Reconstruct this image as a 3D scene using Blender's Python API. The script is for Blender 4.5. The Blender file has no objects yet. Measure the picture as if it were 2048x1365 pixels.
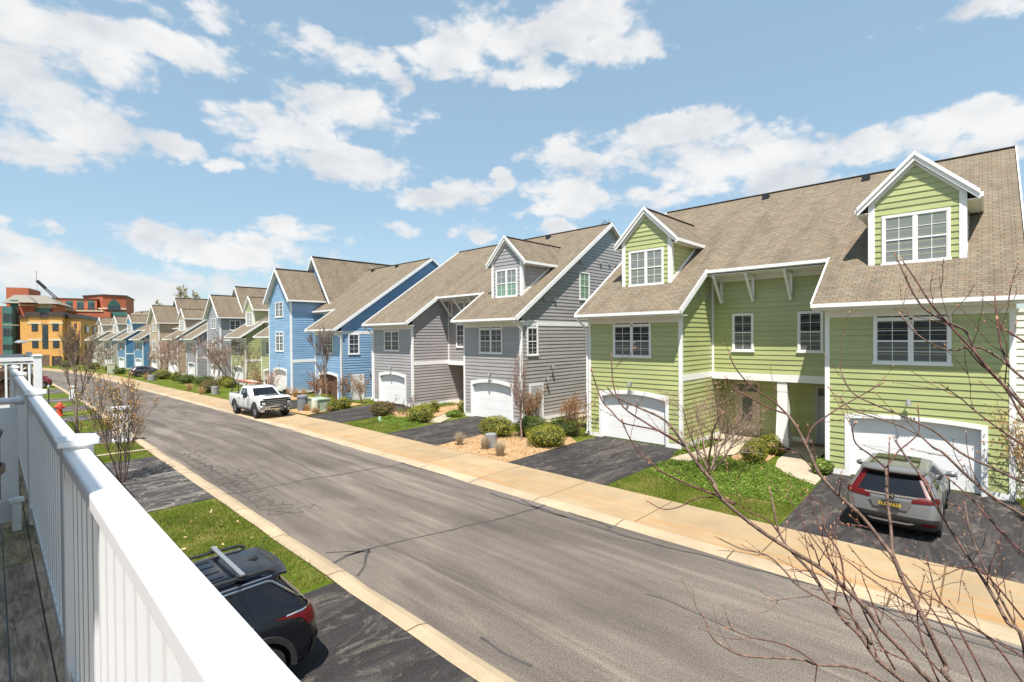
import bpy, bmesh, math, random
from mathutils import Vector as V, Matrix, noise
R = math.radians
PI = math.pi
scene = bpy.context.scene
COL = scene.collection

# ------------------------------------------------------------------ mesh helpers
class MB:
    """collects faces and builds ONE mesh object"""
    def __init__(s):
        s.v = []; s.f = []; s.m = []; s.u = []; s.hasuv = False
    def face(s, pts, m=0, uv=None):
        b = len(s.v)
        s.v.extend([tuple(p) for p in pts]); s.f.append(tuple(range(b, b+len(pts)))); s.m.append(m)
        s.u.append(uv)
        if uv: s.hasuv = True
    def faces(s, vs, fs, m=0):
        b = len(s.v)
        s.v.extend([tuple(p) for p in vs])
        for f in fs:
            s.f.append(tuple(b+i for i in f)); s.m.append(m); s.u.append(None)
    def box(s, x0, x1, y0, y1, z0, z1, m=0):
        if x0 > x1: x0, x1 = x1, x0
        if y0 > y1: y0, y1 = y1, y0
        if z0 > z1: z0, z1 = z1, z0
        vs = [(x0,y0,z0),(x1,y0,z0),(x1,y1,z0),(x0,y1,z0),(x0,y0,z1),(x1,y0,z1),(x1,y1,z1),(x0,y1,z1)]
        s.faces(vs, [(0,3,2,1),(4,5,6,7),(0,1,5,4),(1,2,6,5),(2,3,7,6),(3,0,4,7)], m)
    def bar(s, a, b, w, h, up=(0,0,1), m=0):
        """box beam from a to b, width w across, height h along up"""
        a = V(a); b = V(b); d = (b-a).normalized(); up = V(up)
        r = d.cross(up).normalized(); q = r.cross(d).normalized()
        vs = []
        for p in (a, b):
            for i, j in ((-1,-1),(1,-1),(1,1),(-1,1)):
                vs.append(p + r*(i*w/2) + q*(j*h/2))
        s.faces(vs, [(0,1,2,3),(7,6,5,4),(0,4,5,1),(1,5,6,2),(2,6,7,3),(3,7,4,0)], m)
    def prism(s, poly, ext, m=0):
        """poly = list of 3D points (planar), ext = extrusion vector"""
        n = len(poly); ext = V(ext)
        a = [V(p) for p in poly]; b = [p+ext for p in a]
        s.faces(a+b, [tuple(range(n-1,-1,-1)), tuple(range(n,2*n))] +
                [(i,(i+1)%n,n+(i+1)%n,n+i) for i in range(n)], m)
    def tube(s, path, rad, n=6, m=0, cap=True):
        path = [V(p) for p in path]; k = len(path)
        if not hasattr(rad, '__len__'): rad = [rad]*k
        vs = []; prev = None
        for i, p in enumerate(path):
            d = (path[min(i+1,k-1)]-path[max(i-1,0)])
            if d.length < 1e-9: d = V((0,0,1))
            d.normalize()
            if prev is None:
                t = V((1,0,0)) if abs(d.x) < .8 else V((0,1,0))
                r = d.cross(t).normalized()
            else:
                r = (prev - d*prev.dot(d))
                r = r.normalized() if r.length > 1e-6 else d.orthogonal().normalized()
            prev = r; q = d.cross(r)
            for j in range(n):
                a = 2*PI*j/n
                vs.append(p + (r*math.cos(a)+q*math.sin(a))*rad[i])
        fs = [(i*n+j, i*n+(j+1)%n, (i+1)*n+(j+1)%n, (i+1)*n+j) for i in range(k-1) for j in range(n)]
        if cap: fs += [tuple(range(n-1,-1,-1)), tuple(range((k-1)*n, k*n))]
        s.faces(vs, fs, m)
    def lathe(s, prof, c=(0,0,0), n=12, m=0, axis='z', caps=True):
        vs = []; k = len(prof); c = V(c)
        for r, h in prof:
            for j in range(n):
                a = 2*PI*j/n; x, y = r*math.cos(a), r*math.sin(a)
                p = {'z':(x,y,h),'y':(x,h,-y),'x':(h,x,y)}[axis]
                vs.append(c+V(p))
        fs = [(i*n+j, i*n+(j+1)%n, (i+1)*n+(j+1)%n, (i+1)*n+j) for i in range(k-1) for j in range(n)]
        if caps: fs += [tuple(range(n-1,-1,-1)), tuple(range((k-1)*n, k*n))]
        s.faces(vs, fs, m)
    def ball(s, c, rx, ry=None, rz=None, m=0, n=8, k=5):
        ry = ry or rx; rz = rz or rx; c = V(c); vs = [c+V((0,0,-rz))]; fs = []
        for i in range(1,k):
            t = PI*i/k - PI/2
            for j in range(n):
                a = 2*PI*j/n
                vs.append(c+V((rx*math.cos(t)*math.cos(a), ry*math.cos(t)*math.sin(a), rz*math.sin(t))))
        vs.append(c+V((0,0,rz))); L = len(vs)-1
        for j in range(n):
            fs.append((0, 1+(j+1)%n, 1+j)); fs.append((L, 1+(k-2)*n+j, 1+(k-2)*n+(j+1)%n))
            for i in range(k-2):
                fs.append((1+i*n+j, 1+i*n+(j+1)%n, 1+(i+1)*n+(j+1)%n, 1+(i+1)*n+j))
        s.faces(vs, fs, m)
    def build(s, name, mats, parent=None, smooth=False, loc=None):
        me = bpy.data.meshes.new(name)
        me.from_pydata(s.v, [], s.f)
        if not isinstance(mats, (list,tuple)): mats = [mats]
        for mt in mats: me.materials.append(mt)
        me.polygons.foreach_set('material_index', s.m)
        if s.hasuv:
            lay = me.uv_layers.new(name='UVMap'); k = 0
            for f, u in zip(s.f, s.u):
                for i in range(len(f)):
                    lay.data[k].uv = u[i] if u else (0,0); k += 1
        if smooth:
            me.polygons.foreach_set('use_smooth', [True]*len(me.polygons))
            if smooth != 'all': me.set_sharp_from_angle(angle=R(smooth if smooth is not True else 35))
        me.update()
        o = bpy.data.objects.new(name, me); COL.objects.link(o)
        if parent: o.parent = parent
        if loc: o.location = loc
        return o

def thing(name, label, cat, loc=(0,0,0), rz=0, group=None):
    o = bpy.data.objects.new(name, None); COL.objects.link(o); o.empty_display_size = .3
    o.location = loc; o.rotation_euler = (0,0,rz)
    return tag(o, label, cat, group)
def tag(o, label=None, cat=None, group=None, kind=None):
    if label: o['label'] = label
    if cat: o['category'] = cat
    if group: o['group'] = group
    if kind: o['kind'] = kind
    return o
def copy_tree(o, parent=None):
    c = o.copy(); COL.objects.link(c)
    if parent: c.parent = parent
    for ch in list(o.children): copy_tree(ch, c)
    return c
def text(name, body, size, mtl, parent, loc, rot, depth=.006):
    cu = bpy.data.curves.new(name, 'FONT'); cu.body = body; cu.size = size; cu.extrude = depth
    cu.align_x = 'CENTER'; cu.align_y = 'CENTER'
    t = bpy.data.objects.new(name, cu); COL.objects.link(t)
    dg = bpy.context.evaluated_depsgraph_get()
    me = bpy.data.meshes.new_from_object(t.evaluated_get(dg))
    bpy.data.objects.remove(t)
    o = bpy.data.objects.new(name, me); COL.objects.link(o)
    me.materials.clear(); me.materials.append(mtl)
    o.parent = parent; o.location = loc; o.rotation_euler = rot
    return o

# ------------------------------------------------------------------ camera model (measured)
CF, CYAW, CPIT, CROL, CH = 993.4, .80929, -.00906, -.00835, 5.0
_f = V((math.sin(CYAW)*math.cos(CPIT), math.cos(CYAW)*math.cos(CPIT), math.sin(CPIT)))
_r = V((math.cos(CYAW), -math.sin(CYAW), 0)); _u = _r.cross(_f)
_c, _s = math.cos(CROL), math.sin(CROL)
CR_, CU_ = _r*_c+_u*_s, _u*_c-_r*_s
def ray(u, v): return CR_*((u-1024)/CF) - CU_*((v-682.5)/CF) + _f
def at(u, v, d): return V((0,0,CH)) + ray(u,v)*d          # point seen at photo pixel (u,v), depth d
def G(u, v, z=0.0):
    d = ray(u, v); t = (z-CH)/d.z
    return V((d.x*t, d.y*t, z))

# street profile: the road sinks gently and drifts with distance
def lerp(x, T):
    if x <= T[0][0]: return T[0][1]
    for (a, b), (c, d) in zip(T, T[1:]):
        if x <= c: return b+(d-b)*(x-a)/(c-a)
    return T[-1][1]
def gz(y): return lerp(y, [(28,0),(36,-.18),(46,-.42),(62,-.8),(76,-1.0),(400,-1.0)])
def sx(y): return lerp(y, [(28,0),(45,.45),(60,.95),(80,1.0),(95,.75),(108,.1),(120,-1.0),(135,-3.2),(150,-6.5),(165,-12),(175,-20),(182,-32),(186,-60)])
# ------------------------------------------------------------------ materials
def _mat(name):
    m = bpy.data.materials.new(name); m.use_nodes = True
    nt = m.node_tree; b = nt.nodes['Principled BSDF']
    return m, nt, b
def N(nt, t, **kw):
    n = nt.nodes.new(t)
    for k, v in kw.items():
        if k in n.inputs: n.inputs[k].default_value = v
        else: setattr(n, k, v)
    return n
def L(nt, a, b): nt.links.new(a, b)
def c4(c): return (c[0], c[1], c[2], 1)
def coords(nt, scale=(1,1,1), kind='Object'):
    tc = N(nt, 'ShaderNodeTexCoord'); mp = N(nt, 'ShaderNodeMapping')
    mp.inputs['Scale'].default_value = scale
    L(nt, tc.outputs[kind], mp.inputs['Vector']); return mp.outputs['Vector']
def ramp(nt, src, stops):
    r = N(nt, 'ShaderNodeValToRGB'); e = r.color_ramp.elements
    while len(e) < len(stops): e.new(.5)
    for k, (p, c) in enumerate(stops):
        e[k].position = p; e[k].color = c4(c) if hasattr(c, '__len__') else (c,c,c,1)
    L(nt, src, r.inputs['Fac']); return r.outputs['Color']
def mixc(nt, f, a, b, mode='MIX'):
    m = N(nt, 'ShaderNodeMix', data_type='RGBA', blend_type=mode)
    for sock, val in ((m.inputs[0], f), (m.inputs[6], a), (m.inputs[7], b)):
        if hasattr(val, 'is_linked'): L(nt, val, sock)
        elif hasattr(val, '__len__'): sock.default_value = c4(val)
        else: sock.default_value = val
    return m.outputs[2]
def noisetex(nt, vec, scale, detail=4, rough=.55, dist=0):
    n = N(nt, 'ShaderNodeTexNoise', Scale=scale, Detail=detail, Roughness=rough, Distortion=dist)
    L(nt, vec, n.inputs['Vector']); return n.outputs['Fac']
def bump(nt, b, src, strength, dist=.02):
    bp = N(nt, 'ShaderNodeBump', Strength=strength, Distance=dist)
    L(nt, src, bp.inputs['Height']); L(nt, bp.outputs['Normal'], b.inputs['Normal'])
def pm(name, col, rough=.6, var=.12, scale=6, stretch=(1,1,1), bmp=0, metal=0, coat=0, spec=.5, fine=0):
    m, nt, b = _mat(name)
    b.inputs['Roughness'].default_value = rough; b.inputs['Metallic'].default_value = metal
    b.inputs['Coat Weight'].default_value = coat; b.inputs['Coat Roughness'].default_value = .04
    b.inputs['Specular IOR Level'].default_value = spec
    v = coords(nt, stretch)
    n = noisetex(nt, v, scale, 5)
    lo = tuple(max(0, x*(1-var)) for x in col); hi = tuple(x*(1+var) for x in col)
    c = ramp(nt, n, [(.3, lo), (.7, hi)])
    if fine:
        n2 = noisetex(nt, v, scale*14, 2)
        c = mixc(nt, fine, c, ramp(nt, n2, [(.35, .55), (.65, 1.45)]), 'MULTIPLY')
    L(nt, c, b.inputs['Base Color'])
    if bmp: bump(nt, b, noisetex(nt, v, scale*4, 4), bmp)
    return m

WHITE = pm('white_trim_paint', (.80,.80,.79), .5, .03, 3)
CREAM = pm('cream_trim_paint', (.74,.71,.64), .55, .03, 3)
def siding(name, col):
    m, nt, b = _mat(name); b.inputs['Roughness'].default_value = .36; b.inputs['Specular IOR Level'].default_value = .7
    v = coords(nt, (1,1,1))
    n1 = noisetex(nt, coords(nt, (.25,.25,4.6)), 1.0, 1)
    n2 = noisetex(nt, v, .7, 5)
    n3 = noisetex(nt, coords(nt, (3,3,40)), 1.0, 3)
    c = ramp(nt, n1, [(.3, tuple(x*.89 for x in col)), (.7, tuple(x*1.08 for x in col))])
    c = mixc(nt, .5, c, ramp(nt, n2, [(.3,.86),(.7,1.1)]), 'MULTIPLY')
    c = mixc(nt, .35, c, ramp(nt, n3, [(.3,.85),(.7,1.12)]), 'MULTIPLY')
    L(nt, c, b.inputs['Base Color']); bump(nt, b, n3, .15, .004)
    return m
SID = dict(green=siding('green_siding', (.40,.435,.185)), grey=siding('grey_siding', (.345,.325,.325)),
           blue=siding('blue_siding', (.235,.39,.575)), deep=siding('deep_blue_siding', (.10,.25,.40)),
           tan=siding('tan_siding', (.46,.36,.25)), cream=siding('cream_siding', (.52,.48,.37)),
           green2=siding('far_green_siding', (.41,.43,.21)), grey2=siding('far_grey_siding', (.33,.325,.35)))
def roofmat(name, tint=(1,1,1)):
    m, nt, b = _mat(name); b.inputs['Roughness'].default_value = .9
    tc = N(nt, 'ShaderNodeTexCoord')
    br = N(nt, 'ShaderNodeTexBrick', offset=.37, squash=1.0)
    br.inputs['Scale'].default_value = 1.0; br.inputs['Brick Width'].default_value = .27
    br.inputs['Row Height'].default_value = .15; br.inputs['Mortar Size'].default_value = .010
    br.inputs['Mortar Smooth'].default_value = .3; br.inputs['Bias'].default_value = 0
    br.inputs['Color1'].default_value = c4((.15*tint[0],.116*tint[1],.08*tint[2]))
    br.inputs['Color2'].default_value = c4((.205*tint[0],.162*tint[1],.115*tint[2]))
    br.inputs['Mortar'].default_value = c4((.075,.06,.043))  # dark course lines: shadow under each shingle row, painted into the colour
    L(nt, tc.outputs['UV'], br.inputs['Vector'])
    b2 = N(nt, 'ShaderNodeTexBrick', offset=.61)
    b2.inputs['Brick Width'].default_value = .19; b2.inputs['Row Height'].default_value = .15
    b2.inputs['Mortar Size'].default_value = 0; b2.inputs['Scale'].default_value = 1.0
    b2.inputs['Color1'].default_value = (1.16,1.0,.84,1); b2.inputs['Color2'].default_value = (.84,1.0,1.04,1)
    L(nt, tc.outputs['UV'], b2.inputs['Vector'])
    c = mixc(nt, .42, br.outputs['Color'], b2.outputs['Color'], 'MULTIPLY')
    mp = N(nt, 'ShaderNodeMapping'); mp.inputs['Scale'].default_value = (1.1,.33,1); mp.inputs['Rotation'].default_value = (0,0,.5)
    L(nt, tc.outputs['UV'], mp.inputs['Vector'])
    st = noisetex(nt, mp.outputs['Vector'], .9, 5, .6, .6)
    c = mixc(nt, .8, c, ramp(nt, st, [(.34,.72),(.5,1.0),(.7,1.08)]), 'MULTIPLY')
    st2 = noisetex(nt, tc.outputs['UV'], 30, 2)
    c = mixc(nt, .5, c, ramp(nt, st2, [(.3,.8),(.7,1.2)]), 'MULTIPLY')
    L(nt, c, b.inputs['Base Color'])
    inv = N(nt, 'ShaderNodeMath', operation='SUBTRACT'); inv.inputs[0].default_value = 1
    L(nt, br.outputs['Fac'], inv.inputs[1]); bump(nt, b, inv.outputs[0], .6, .02)
    return m
ROOF = roofmat('asphalt_shingles')
RIDGE = pm('ridge_cap_shingles', (.09,.068,.05), .9, .2, 6)
def glass(name, col, rough=.06, spec=.6):
    m, nt, b = _mat(name)
    b.inputs['Roughness'].default_value = rough; b.inputs['Specular IOR Level'].default_value = spec
    v = coords(nt, (1,1,1)); n = noisetex(nt, v, .9, 3)
    L(nt, ramp(nt, n, [(.35, tuple(x*.6 for x in col)), (.65, tuple(x*1.3 for x in col))]), b.inputs['Base Color'])
    return m
GLASS = glass('window_glass', (.045,.047,.052))
def blindmat(name, col):
    m, nt, b = _mat(name); b.inputs['Roughness'].default_value = .12
    w = N(nt, 'ShaderNodeTexWave', bands_direction='Z', Scale=11.0, Distortion=.6)
    L(nt, coords(nt), w.inputs['Vector'])
    L(nt, ramp(nt, w.outputs['Fac'], [(.2, tuple(x*.88 for x in col)), (.7, col)]), b.inputs['Base Color'])
    return m
BLIND = blindmat('window_blind_glass', (.22,.24,.23)); BLINDK = blindmat('dark_blind_glass', (.14,.145,.15))
GBLIND = blindmat('green_blind_glass', (.20,.33,.24))
GARAGE = pm('garage_door_paint', (.79,.79,.79), .45, .03, 2)
METALG = pm('grey_metal', (.42,.43,.44), .35, .1, 8, metal=.6)
BLACKM = pm('black_metal', (.02,.02,.022), .4, .2, 8)

def roadmat(name, base, streak, contrast, along='y', smear=(.29,.25,.205)):
    m, nt, b = _mat(name); b.inputs['Roughness'].default_value = .9; b.inputs['Specular IOR Level'].default_value = .25
    s = (1.15,.085,1) if along == 'y' else (.22,1.15,1)
    v = coords(nt, s); o = coords(nt)
    n1 = noisetex(nt, v, 1.5, 5, .6, .4)
    c = ramp(nt, n1, [(.32, tuple(x*(1-contrast) for x in base)), (.5, base), (.66, tuple(x*(1+contrast*.8) for x in base))])
    n2 = noisetex(nt, v, 1.1, 6, .68, 1.2)
    c = mixc(nt, ramp(nt, n2, [(.52,0),(.68,streak)]), c, smear)
    if along == 'x':             # pale scuffed blotches of worn sealer
        n5 = noisetex(nt, coords(nt, (.8,1.5,1)), 1.35, 8, .72, 1.6)
        c = mixc(nt, ramp(nt, n5, [(.54,0),(.62,streak)]), c, smear)
    else:
        n6 = noisetex(nt, coords(nt, (.9,.22,1)), .8, 4, .6, .8)
        c = mixc(nt, .5, c, ramp(nt, n6, [(.34,.62),(.5,1.0),(.68,1.25)]), 'MULTIPLY')
    n3 = noisetex(nt, o, .5, 4)
    c = mixc(nt, .6, c, ramp(nt, n3, [(.3,.82),(.7,1.16)]), 'MULTIPLY')
    n4 = noisetex(nt, o, 38, 3, .75)
    c = mixc(nt, .95, c, ramp(nt, n4, [(.3,.42),(.5,1.0),(.72,1.6)]), 'MULTIPLY')
    L(nt, c, b.inputs['Base Color']); bump(nt, b, n4, .5, .01)
    return m
ROAD = roadmat('weathered_asphalt', (.125,.106,.090), .36, .24)
DRIVE = roadmat('sealed_driveway', (.034,.031,.031), .62, .3, 'x', (.14,.12,.098))
DRIVE2 = roadmat('worn_driveway', (.055,.05,.05), .9, .35, 'x', (.26,.23,.20))
SEAL = pm('crack_sealant', (.055,.05,.048), .75, .3, 4)
def concrete(name, base, rust=.0, pav=False):
    m, nt, b = _mat(name); b.inputs['Roughness'].default_value = .85; b.inputs['Specular IOR Level'].default_value = .25
    o = coords(nt)
    c = ramp(nt, noisetex(nt, o, .8, 6, .62), [(.3, tuple(x*.82 for x in base)), (.7, tuple(x*1.12 for x in base))])
    if rust:
        v = coords(nt, (1.6,.10,1))
        k = ramp(nt, noisetex(nt, v, 1.7, 6, .72, .9), [(.44,0),(.6,rust)])
        if pav:                      # rust-stained runoff along the road side, and the slab joints
            sp = N(nt, 'ShaderNodeSeparateXYZ'); L(nt, o, sp.inputs[0])
            mr_ = N(nt, 'ShaderNodeMapRange'); L(nt, sp.outputs[0], mr_.inputs['Value'])
            for nm, val in (('From Min', 11.9), ('From Max', 13.2), ('To Min', .25 if pav == 'kerb' else 1.0), ('To Max', .25)): mr_.inputs[nm].default_value = val
            mm = N(nt, 'ShaderNodeMath', operation='MULTIPLY'); L(nt, k, mm.inputs[0]); L(nt, mr_.outputs[0], mm.inputs[1]); k = mm.outputs[0]
            ay = N(nt, 'ShaderNodeMath', operation='ADD'); L(nt, sp.outputs[1], ay.inputs[0]); ay.inputs[1].default_value = 303.2
            md = N(nt, 'ShaderNodeMath', operation='MODULO'); L(nt, ay.outputs[0], md.inputs[0]); md.inputs[1].default_value = 2.9 if pav == 'kerb' else 3.1
            lt = N(nt, 'ShaderNodeMath', operation='LESS_THAN'); L(nt, md.outputs[0], lt.inputs[0]); lt.inputs[1].default_value = .034
            fm = N(nt, 'ShaderNodeMath', operation='FLOOR'); dv_ = N(nt, 'ShaderNodeMath', operation='DIVIDE'); L(nt, ay.outputs[0], dv_.inputs[0]); dv_.inputs[1].default_value = 3.1; L(nt, dv_.outputs[0], fm.inputs[0])
            wn_ = N(nt, 'ShaderNodeTexWhiteNoise', noise_dimensions='1D'); L(nt, fm.outputs[0], wn_.inputs['W'])
            c = mixc(nt, .5, c, ramp(nt, wn_.outputs['Value'], [(0,.82),(1,1.15)]), 'MULTIPLY')
            c = mixc(nt, lt.outputs[0], c, (.11,.07,.04))
        c = mixc(nt, k, c, (.36,.185,.06))
    n4 = noisetex(nt, o, 60, 2, .7)
    c = mixc(nt, .6, c, ramp(nt, n4, [(.3,.7),(.7,1.25)]), 'MULTIPLY')
    L(nt, c, b.inputs['Base Color']); bump(nt, b, n4, .3, .006)
    return m
WALK = concrete('stained_sidewalk', (.355,.27,.165), .85, True)
KERB = concrete('kerb_concrete', (.40,.32,.215), .25, 'kerb')
PATHM = concrete('path_concrete', (.40,.34,.255), .1)
def groundmat(name, cols, scale, fine=60, bm=.6):
    m, nt, b = _mat(name); b.inputs['Roughness'].default_value = .95; b.inputs['Specular IOR Level'].default_value = .1
    o = coords(nt)
    k = len(cols)
    c = ramp(nt, noisetex(nt, o, scale, 6, .65), [(.3+.4*i/(k-1), cols[i]) for i in range(k)])
    n4 = noisetex(nt, o, fine, 3, .7)
    c = mixc(nt, .85, c, ramp(nt, n4, [(.3,.45),(.7,1.5)]), 'MULTIPLY')
    L(nt, c, b.inputs['Base Color']); bump(nt, b, n4, bm, .03)
    return m
LAWN = groundmat('lawn_soil', [(.045,.075,.006),(.08,.115,.01),(.20,.165,.055)], .9)
EARTH = groundmat('far_ground', [(.10,.13,.03),(.15,.17,.05),(.2,.18,.1)], .08, 4)
MULCH = groundmat('tan_mulch', [(.33,.20,.095),(.44,.28,.145),(.54,.38,.22)], 2.0, 26, 1.0)
IVYB = groundmat('ivy_bed', [(.05,.09,.012),(.10,.16,.02),(.14,.17,.04)], 3, 40)
def leafmat(name, cols, scale=2.5, rough=.55, trans=.25):
    m, nt, b = _mat(name); b.inputs['Roughness'].default_value = rough; b.inputs['Specular IOR Level'].default_value = .3
    g = N(nt, 'ShaderNodeNewGeometry')
    n = noisetex(nt, coords(nt), scale, 3)
    ad = N(nt, 'ShaderNodeMath', operation='ADD'); ml = N(nt, 'ShaderNodeMath', operation='MULTIPLY_ADD')
    ml.inputs[1].default_value = .55; ml.inputs[2].default_value = -.27
    L(nt, g.outputs['Random Per Island'], ml.inputs[0]); L(nt, ml.outputs[0], ad.inputs[0]); L(nt, n, ad.inputs[1])
    k = len(cols)
    L(nt, ramp(nt, ad.outputs[0], [(.2+.6*i/(k-1), cols[i]) for i in range(k)]), b.inputs['Base Color'])
    if trans:
        t = N(nt, 'ShaderNodeBsdfTranslucent'); mx = N(nt, 'ShaderNodeMixShader'); mx.inputs[0].default_value = trans
        t.inputs['Color'].default_value = c4(tuple(x*1.3 for x in cols[-1]))
        out = nt.nodes['Material Output']
        L(nt, b.outputs[0], mx.inputs[1]); L(nt, t.outputs[0], mx.inputs[2]); L(nt, mx.outputs[0], out.inputs['Surface'])
    return m
GRASS = leafmat('grass_blades', [(.05,.08,.005),(.09,.125,.008),(.145,.165,.02),(.28,.23,.08)], .8, .6)
BOX = leafmat('boxwood_leaves', [(.035,.06,.008),(.12,.15,.016),(.22,.235,.03),(.38,.33,.05)], 2.2)
BOXB = leafmat('bronzed_boxwood_leaves', [(.04,.05,.012),(.10,.10,.02),(.20,.13,.045),(.26,.17,.06)], 2.2)
YEW = leafmat('yew_needles', [(.025,.05,.008),(.07,.11,.014),(.15,.19,.025)], 2.2)
IVY = leafmat('ivy_leaves', [(.03,.07,.004),(.07,.135,.008),(.14,.21,.02),(.26,.30,.07)], 3)
CHIP = leafmat('mulch_chips', [(.24,.13,.05),(.40,.25,.12),(.52,.37,.22),(.60,.47,.32)], 6, .9, 0)
DRYL = leafmat('dry_brown_leaves', [(.16,.065,.02),(.28,.13,.045),(.40,.22,.09)], 2, .8)
BUDM = leafmat('pink_buds', [(.34,.13,.08),(.50,.25,.15),(.62,.40,.24)], 3, .6)
ORNL = leafmat('rusty_young_leaves', [(.36,.14,.05),(.50,.26,.09),(.46,.36,.13)], 2, .7)
FARL = leafmat('pale_spring_leaves', [(.36,.34,.18),(.5,.47,.28)], 1, .7)
GRST = leafmat('dry_grass_blades', [(.30,.17,.07),(.45,.28,.13),(.56,.40,.22)], 2, .8)
BARK = pm('grey_brown_bark', (.20,.145,.115), .85, .3, 14, (1,1,.3), .5)
BARKR = pm('red_brown_bark', (.115,.045,.036), .7, .6, 26, (1,1,.5), .6, fine=.5)
BARKW = pm('brown_grey_bark', (.165,.105,.08), .8, .55, 22, (1,1,.4), .7, fine=.6)
BARKP = pm('pinkish_twigs', (.30,.20,.16), .8, .25, 8)
SHRUBST = pm('dry_brown_stems', (.24,.15,.09), .9, .25, 8)
def wood(name, base):
    m, nt, b = _mat(name); b.inputs['Roughness'].default_value = .9
    o = coords(nt, (7,.8,7)); q = coords(nt)
    c = ramp(nt, noisetex(nt, o, 3.5, 7, .7, 1.6), [(.3, tuple(x*.28 for x in base)), (.5, base), (.7, tuple(x*1.5 for x in base))])
    c = mixc(nt, .85, c, ramp(nt, noisetex(nt, coords(nt, (2.5,1.6,1)), 1.6, 5, .6), [(.35,.35),(.6,1.25)]), 'MULTIPLY')
    w = N(nt, 'ShaderNodeTexVoronoi', feature='DISTANCE_TO_EDGE', Scale=26.0); L(nt, coords(nt, (1,.6,1)), w.inputs['Vector'])
    c = mixc(nt, .22, c, ramp(nt, w.outputs['Distance'], [(.0,.25),(.06,1.0)]), 'MULTIPLY')
    L(nt, c, b.inputs['Base Color']); bump(nt, b, noisetex(nt, o, 6, 5), .6, .01)
    return m
DECKW = wood('weathered_deck_boards', (.44,.34,.26))
DECKG = wood('mossy_deck_boards', (.36,.30,.18))
VINYL = pm('white_vinyl', (.83,.83,.84), .38, .02, 3)
def brick(name, a, b_, mort, w=.45, h=.16):
    m, nt, b = _mat(name); b.inputs['Roughness'].default_value = .85
    tc = N(nt, 'ShaderNodeTexCoord'); sp = N(nt, 'ShaderNodeSeparateXYZ'); cb = N(nt, 'ShaderNodeCombineXYZ')
    ad = N(nt, 'ShaderNodeMath', operation='ADD')
    L(nt, tc.outputs['Object'], sp.inputs[0]); L(nt, sp.outputs[0], ad.inputs[0]); L(nt, sp.outputs[1], ad.inputs[1])
    L(nt, ad.outputs[0], cb.inputs[0]); L(nt, sp.outputs[2], cb.inputs[1])
    br = N(nt, 'ShaderNodeTexBrick'); br.inputs['Scale'].default_value = 1
    br.inputs['Brick Width'].default_value = w; br.inputs['Row Height'].default_value = h; br.inputs['Mortar Size'].default_value = .010
    br.inputs['Color1'].default_value = c4(a); br.inputs['Color2'].default_value = c4(b_); br.inputs['Mortar'].default_value = c4(mort)
    L(nt, cb.outputs[0], br.inputs['Vector'])
    n = noisetex(nt, coords(nt), .35, 4)
    L(nt, mixc(nt, .6, br.outputs['Color'], ramp(nt, n, [(.3,.85),(.7,1.15)]), 'MULTIPLY'), b.inputs['Base Color'])
    return m
ORANGE = brick('ochre_brick', (.63,.295,.065), (.72,.37,.095), (.5,.36,.18))
REDB = brick('red_brick', (.36,.085,.04), (.46,.12,.055), (.35,.16,.1))
DKBRICK = pm('dark_brown_stone', (.16,.105,.075), .9, .3, 1.5)
STONE = pm('pale_stone_band', (.62,.52,.36), .8, .05, 1)
TEAL = pm('teal_metal_panel', (.055,.15,.135), .4, .1, 1)
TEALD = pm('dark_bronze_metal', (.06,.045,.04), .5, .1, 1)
FARGL = glass('far_window_glass', (.03,.045,.055))
FARROOF = pm('grey_metal_roof', (.21,.19,.155), .7, .1, 1)
def paint(name, col, metal=0., rough=.3, coat=1.0, flake=.05):
    return pm(name, col, rough, flake, 20, metal=metal, coat=coat)
CARSIL = paint('silver_car_paint', (.215,.215,.22), .45, .3, .6)
CARBLK = pm('black_car_paint', (.004,.005,.009), .3, .05, 20, coat=.4, spec=.3)
CARWHT = paint('white_truck_paint', (.74,.74,.73), 0, .35)
CARGRY = paint('dark_grey_car_paint', (.085,.085,.095), .4, .3)
CARRED = paint('dark_red_car_paint', (.20,.02,.02), .2, .3)
CARGL = glass('car_glass', (.008,.009,.012), .03, .5)
TRIMK = pm('black_plastic', (.022,.022,.023), .55, .2, 12)
RUBBER = pm('tyre_rubber', (.018,.018,.018), .85, .2, 30)
RIMM = pm('wheel_alloy', (.5,.5,.51), .3, .05, 10, metal=.8)
CHROME = pm('chrome', (.75,.75,.76), .12, .02, 10, metal=1)
LAMPR = pm('red_tail_lamp', (.085,.003,.004), .35, .2, 14, coat=0, spec=.25)
LAMPC = pm('clear_head_lamp', (.55,.56,.58), .1, .15, 14, coat=1)
PLATEY = pm('yellow_plate_paint', (.62,.45,.03), .5, .05, 10)
PLATEK = pm('dark_plate_paint', (.03,.03,.03), .5, .05, 10)
HYDR = pm('red_hydrant_paint', (.62,.075,.035), .5, .15, 8)
ORNG = pm('orange_ladder_rail', (.55,.10,.06), .5, .1, 8)
LADR = pm('pale_ladder_rung', (.62,.40,.33), .5, .1, 8)
UTILG = pm('pale_green_metal', (.30,.37,.27), .55, .08, 5)
UTILB = pm('blue_grey_metal', (.17,.19,.21), .6, .08, 5)
UTILT = pm('beige_green_plastic', (.48,.50,.38), .55, .06, 5)
STONEG = pm('grey_stone_block', (.22,.22,.22), .9, .2, 4, bmp=.4)
DOORW = pm('cream_door_paint', (.52,.44,.33), .5, .05, 4)
DOORG = pm('grey_door_paint', (.42,.43,.45), .45, .05, 4)
MAT_ = pm('brown_doormat', (.20,.10,.045), .95, .2, 20)
DARKB = pm('brown_wicker', (.085,.05,.035), .9, .3, 12)
IRON = pm('dark_iron_table', (.035,.033,.032), .5, .3, 8)
RUST = pm('rusty_tray', (.20,.15,.12), .7, .4, 6)
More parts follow.
